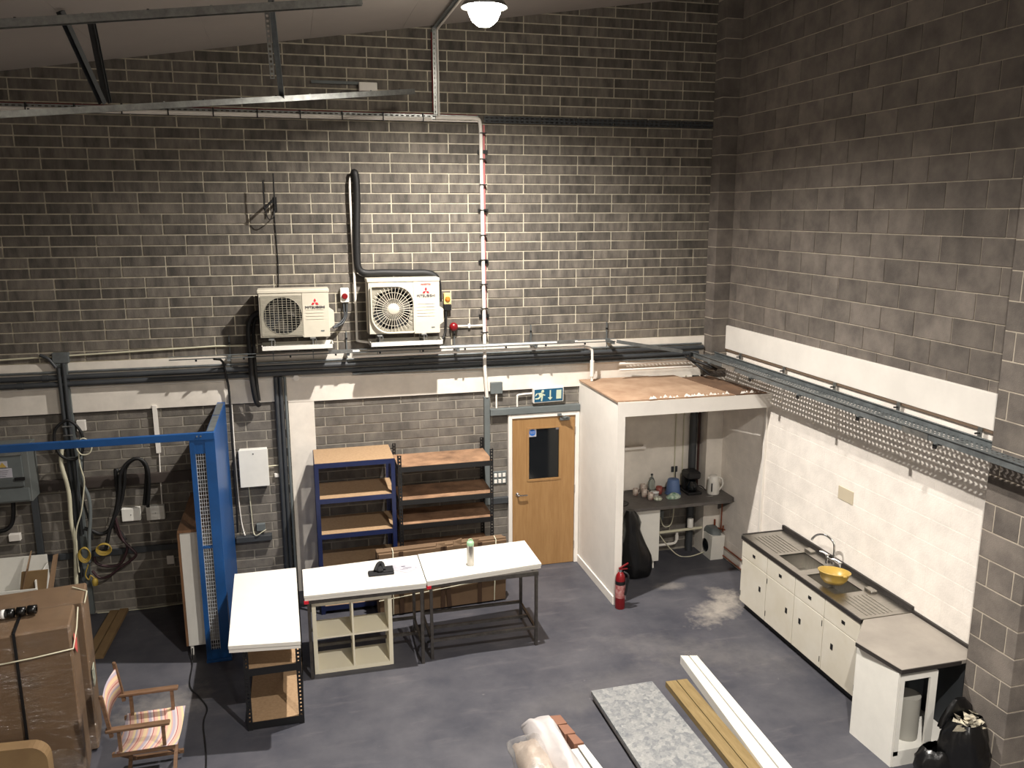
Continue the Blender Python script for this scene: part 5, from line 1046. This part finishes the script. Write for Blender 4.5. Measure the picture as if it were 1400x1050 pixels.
for i in range(n+1):
    u = i/n; yy = ya-.015+(yb-ya+.03)*u; dx = -.03*math.sin(PI*u)
    for (x, z) in ((1.15, .69), (1.122, .90)): v += [(x+dx, yy, z), (x+dx+.004, yy, z)]
fs = []
for i in range(n): a = 4*i; fs += [(a, a+2, a+6, a+4), (a+1, a+5, a+7, a+3), (a+2, a+3, a+7, a+6), (a, a+4, a+5, a+1)]
part('canvas_back', bk_.add(v, fs, True), M_stripe, t)

# ================================================================== FLOOR, BOTTOM CENTRE
t = thing('stone_slab', 'grey speckled terrazzo worktop slab lying on the floor', 'slab', (5.53, -3.9, 0))
part('slab', MB().quadbox([(5.205, -3.12), (5.83, -3.115), (5.87, -4.95), (5.225, -4.95)], .055, .095), M_slab, t)
part('under_board', MB().quadbox([(5.215, -3.14), (5.82, -3.135), (5.86, -4.95), (5.235, -4.95)], .022, .054), M_lam, t)
part('bearer', MB().box(5.25, 5.80, -3.35, -3.28, 0, .021), M_pine, t); part('bearer', MB().box(5.25, 5.80, -4.6, -4.5, 0, .021), M_pine, t)
for i, x in enumerate((6.035, 6.15)):
    single('timber_length', MB().quadbox([(x-.055, -3.10-.005*i), (x+.05, -3.105-.005*i), (x+.04, -4.95), (x-.065, -4.95)], 0.001, .06), M_pine, ['left of two treated timber lengths beside the terrazzo slab', 'right of two treated timber lengths, nearer the white posts'][i], 'timber', 'timber lengths on the floor')
t = thing('white_post', 'pair of white plastic posts wrapped together, rightmost on the floor', 'post', (6.38, -3.7, 0))
part('post', MB().quadbox([(6.31, -2.74), (6.385, -2.765), (6.27, -4.95), (6.15, -4.95)], .001, .09), M_gloss, t); part('post', MB().quadbox([(6.39, -2.78), (6.465, -2.80), (6.385, -4.95), (6.28, -4.95)], .001, .10), M_gloss, t)
part('torn_wrap', hung(6.40, -2.86, .0, .115, [(.085, .13, 0), (.10, .15, 0), (.095, .14, 0)], 18, 3), M_film, t)
t = thing('wrapped_bundle', 'bundle of white plastic lengths in bubble wrap at the bottom centre', 'bundle', (4.6, -3.9, 0))
def lumpy(x0, x1, y0, y1, h, seed, skew=0):
    rnd = random.Random(seed); nx, ny = 12, 14; v = []
    for j_ in range(ny+1):
        for i in range(nx+1):
            u, w2_ = i/nx, j_/ny; e = (math.sin(PI*min(1, max(0, u)))**.4)*(min(1, w2_*5+.05)**.5)
            v.append((x0+(x1-x0)*u+skew*w2_+rnd.uniform(-.012, .012), y1+(y0-y1)*w2_+rnd.uniform(-.012, .012), .004+h*e*(1+.12*math.sin(9*u+4*w2_*seed)+rnd.uniform(-.05, .05)) if 0 < i < nx else .004))
    fs = [(j_*(nx+1)+i, j_*(nx+1)+i+1, (j_+1)*(nx+1)+i+1, (j_+1)*(nx+1)+i) for j_ in range(ny) for i in range(nx)]
    return MB().add(v, fs, True)
part('bubble_wrap', lumpy(4.27, 4.62, -4.95, -3.56, .20, 3, -.08), M_bubble, t); part('filling', lumpy(4.30, 4.58, -4.95, -3.62, .17, 5, -.08), mat('wrapped_card', (196, 180, 164), .7, rgb2=(160, 144, 130), scale=5), t)
part('white_wrap', lumpy(4.44, 4.70, -4.95, -3.38, .26, 2, .10), mat('milky_plastic', (206, 200, 198), .35, bump=.5, bscale=8, alpha=1), t, 'milky white plastic sleeve')
tile_m = mat('terracotta_label', (132, 92, 72), .6)
for i in range(3): part('brown_length_end', MB().quadbox([(4.70+.035*i, -3.42-.15*i), (4.80+.02*i, -3.43-.15*i), (4.82+.025*i, -3.56-.15*i), (4.715+.035*i, -3.56-.15*i)], .02, .105), tile_m, t, 'brown carton section with white line')
part('white_length', MB().quadbox([(4.74, -3.90), (4.80, -3.90), (4.88, -4.95), (4.79, -4.95)], .01, .09), M_gloss, t); part('white_length', MB().quadbox([(4.81, -3.88), (4.87, -3.88), (5.0, -4.95), (4.90, -4.95)], .01, .10), M_gloss, t)
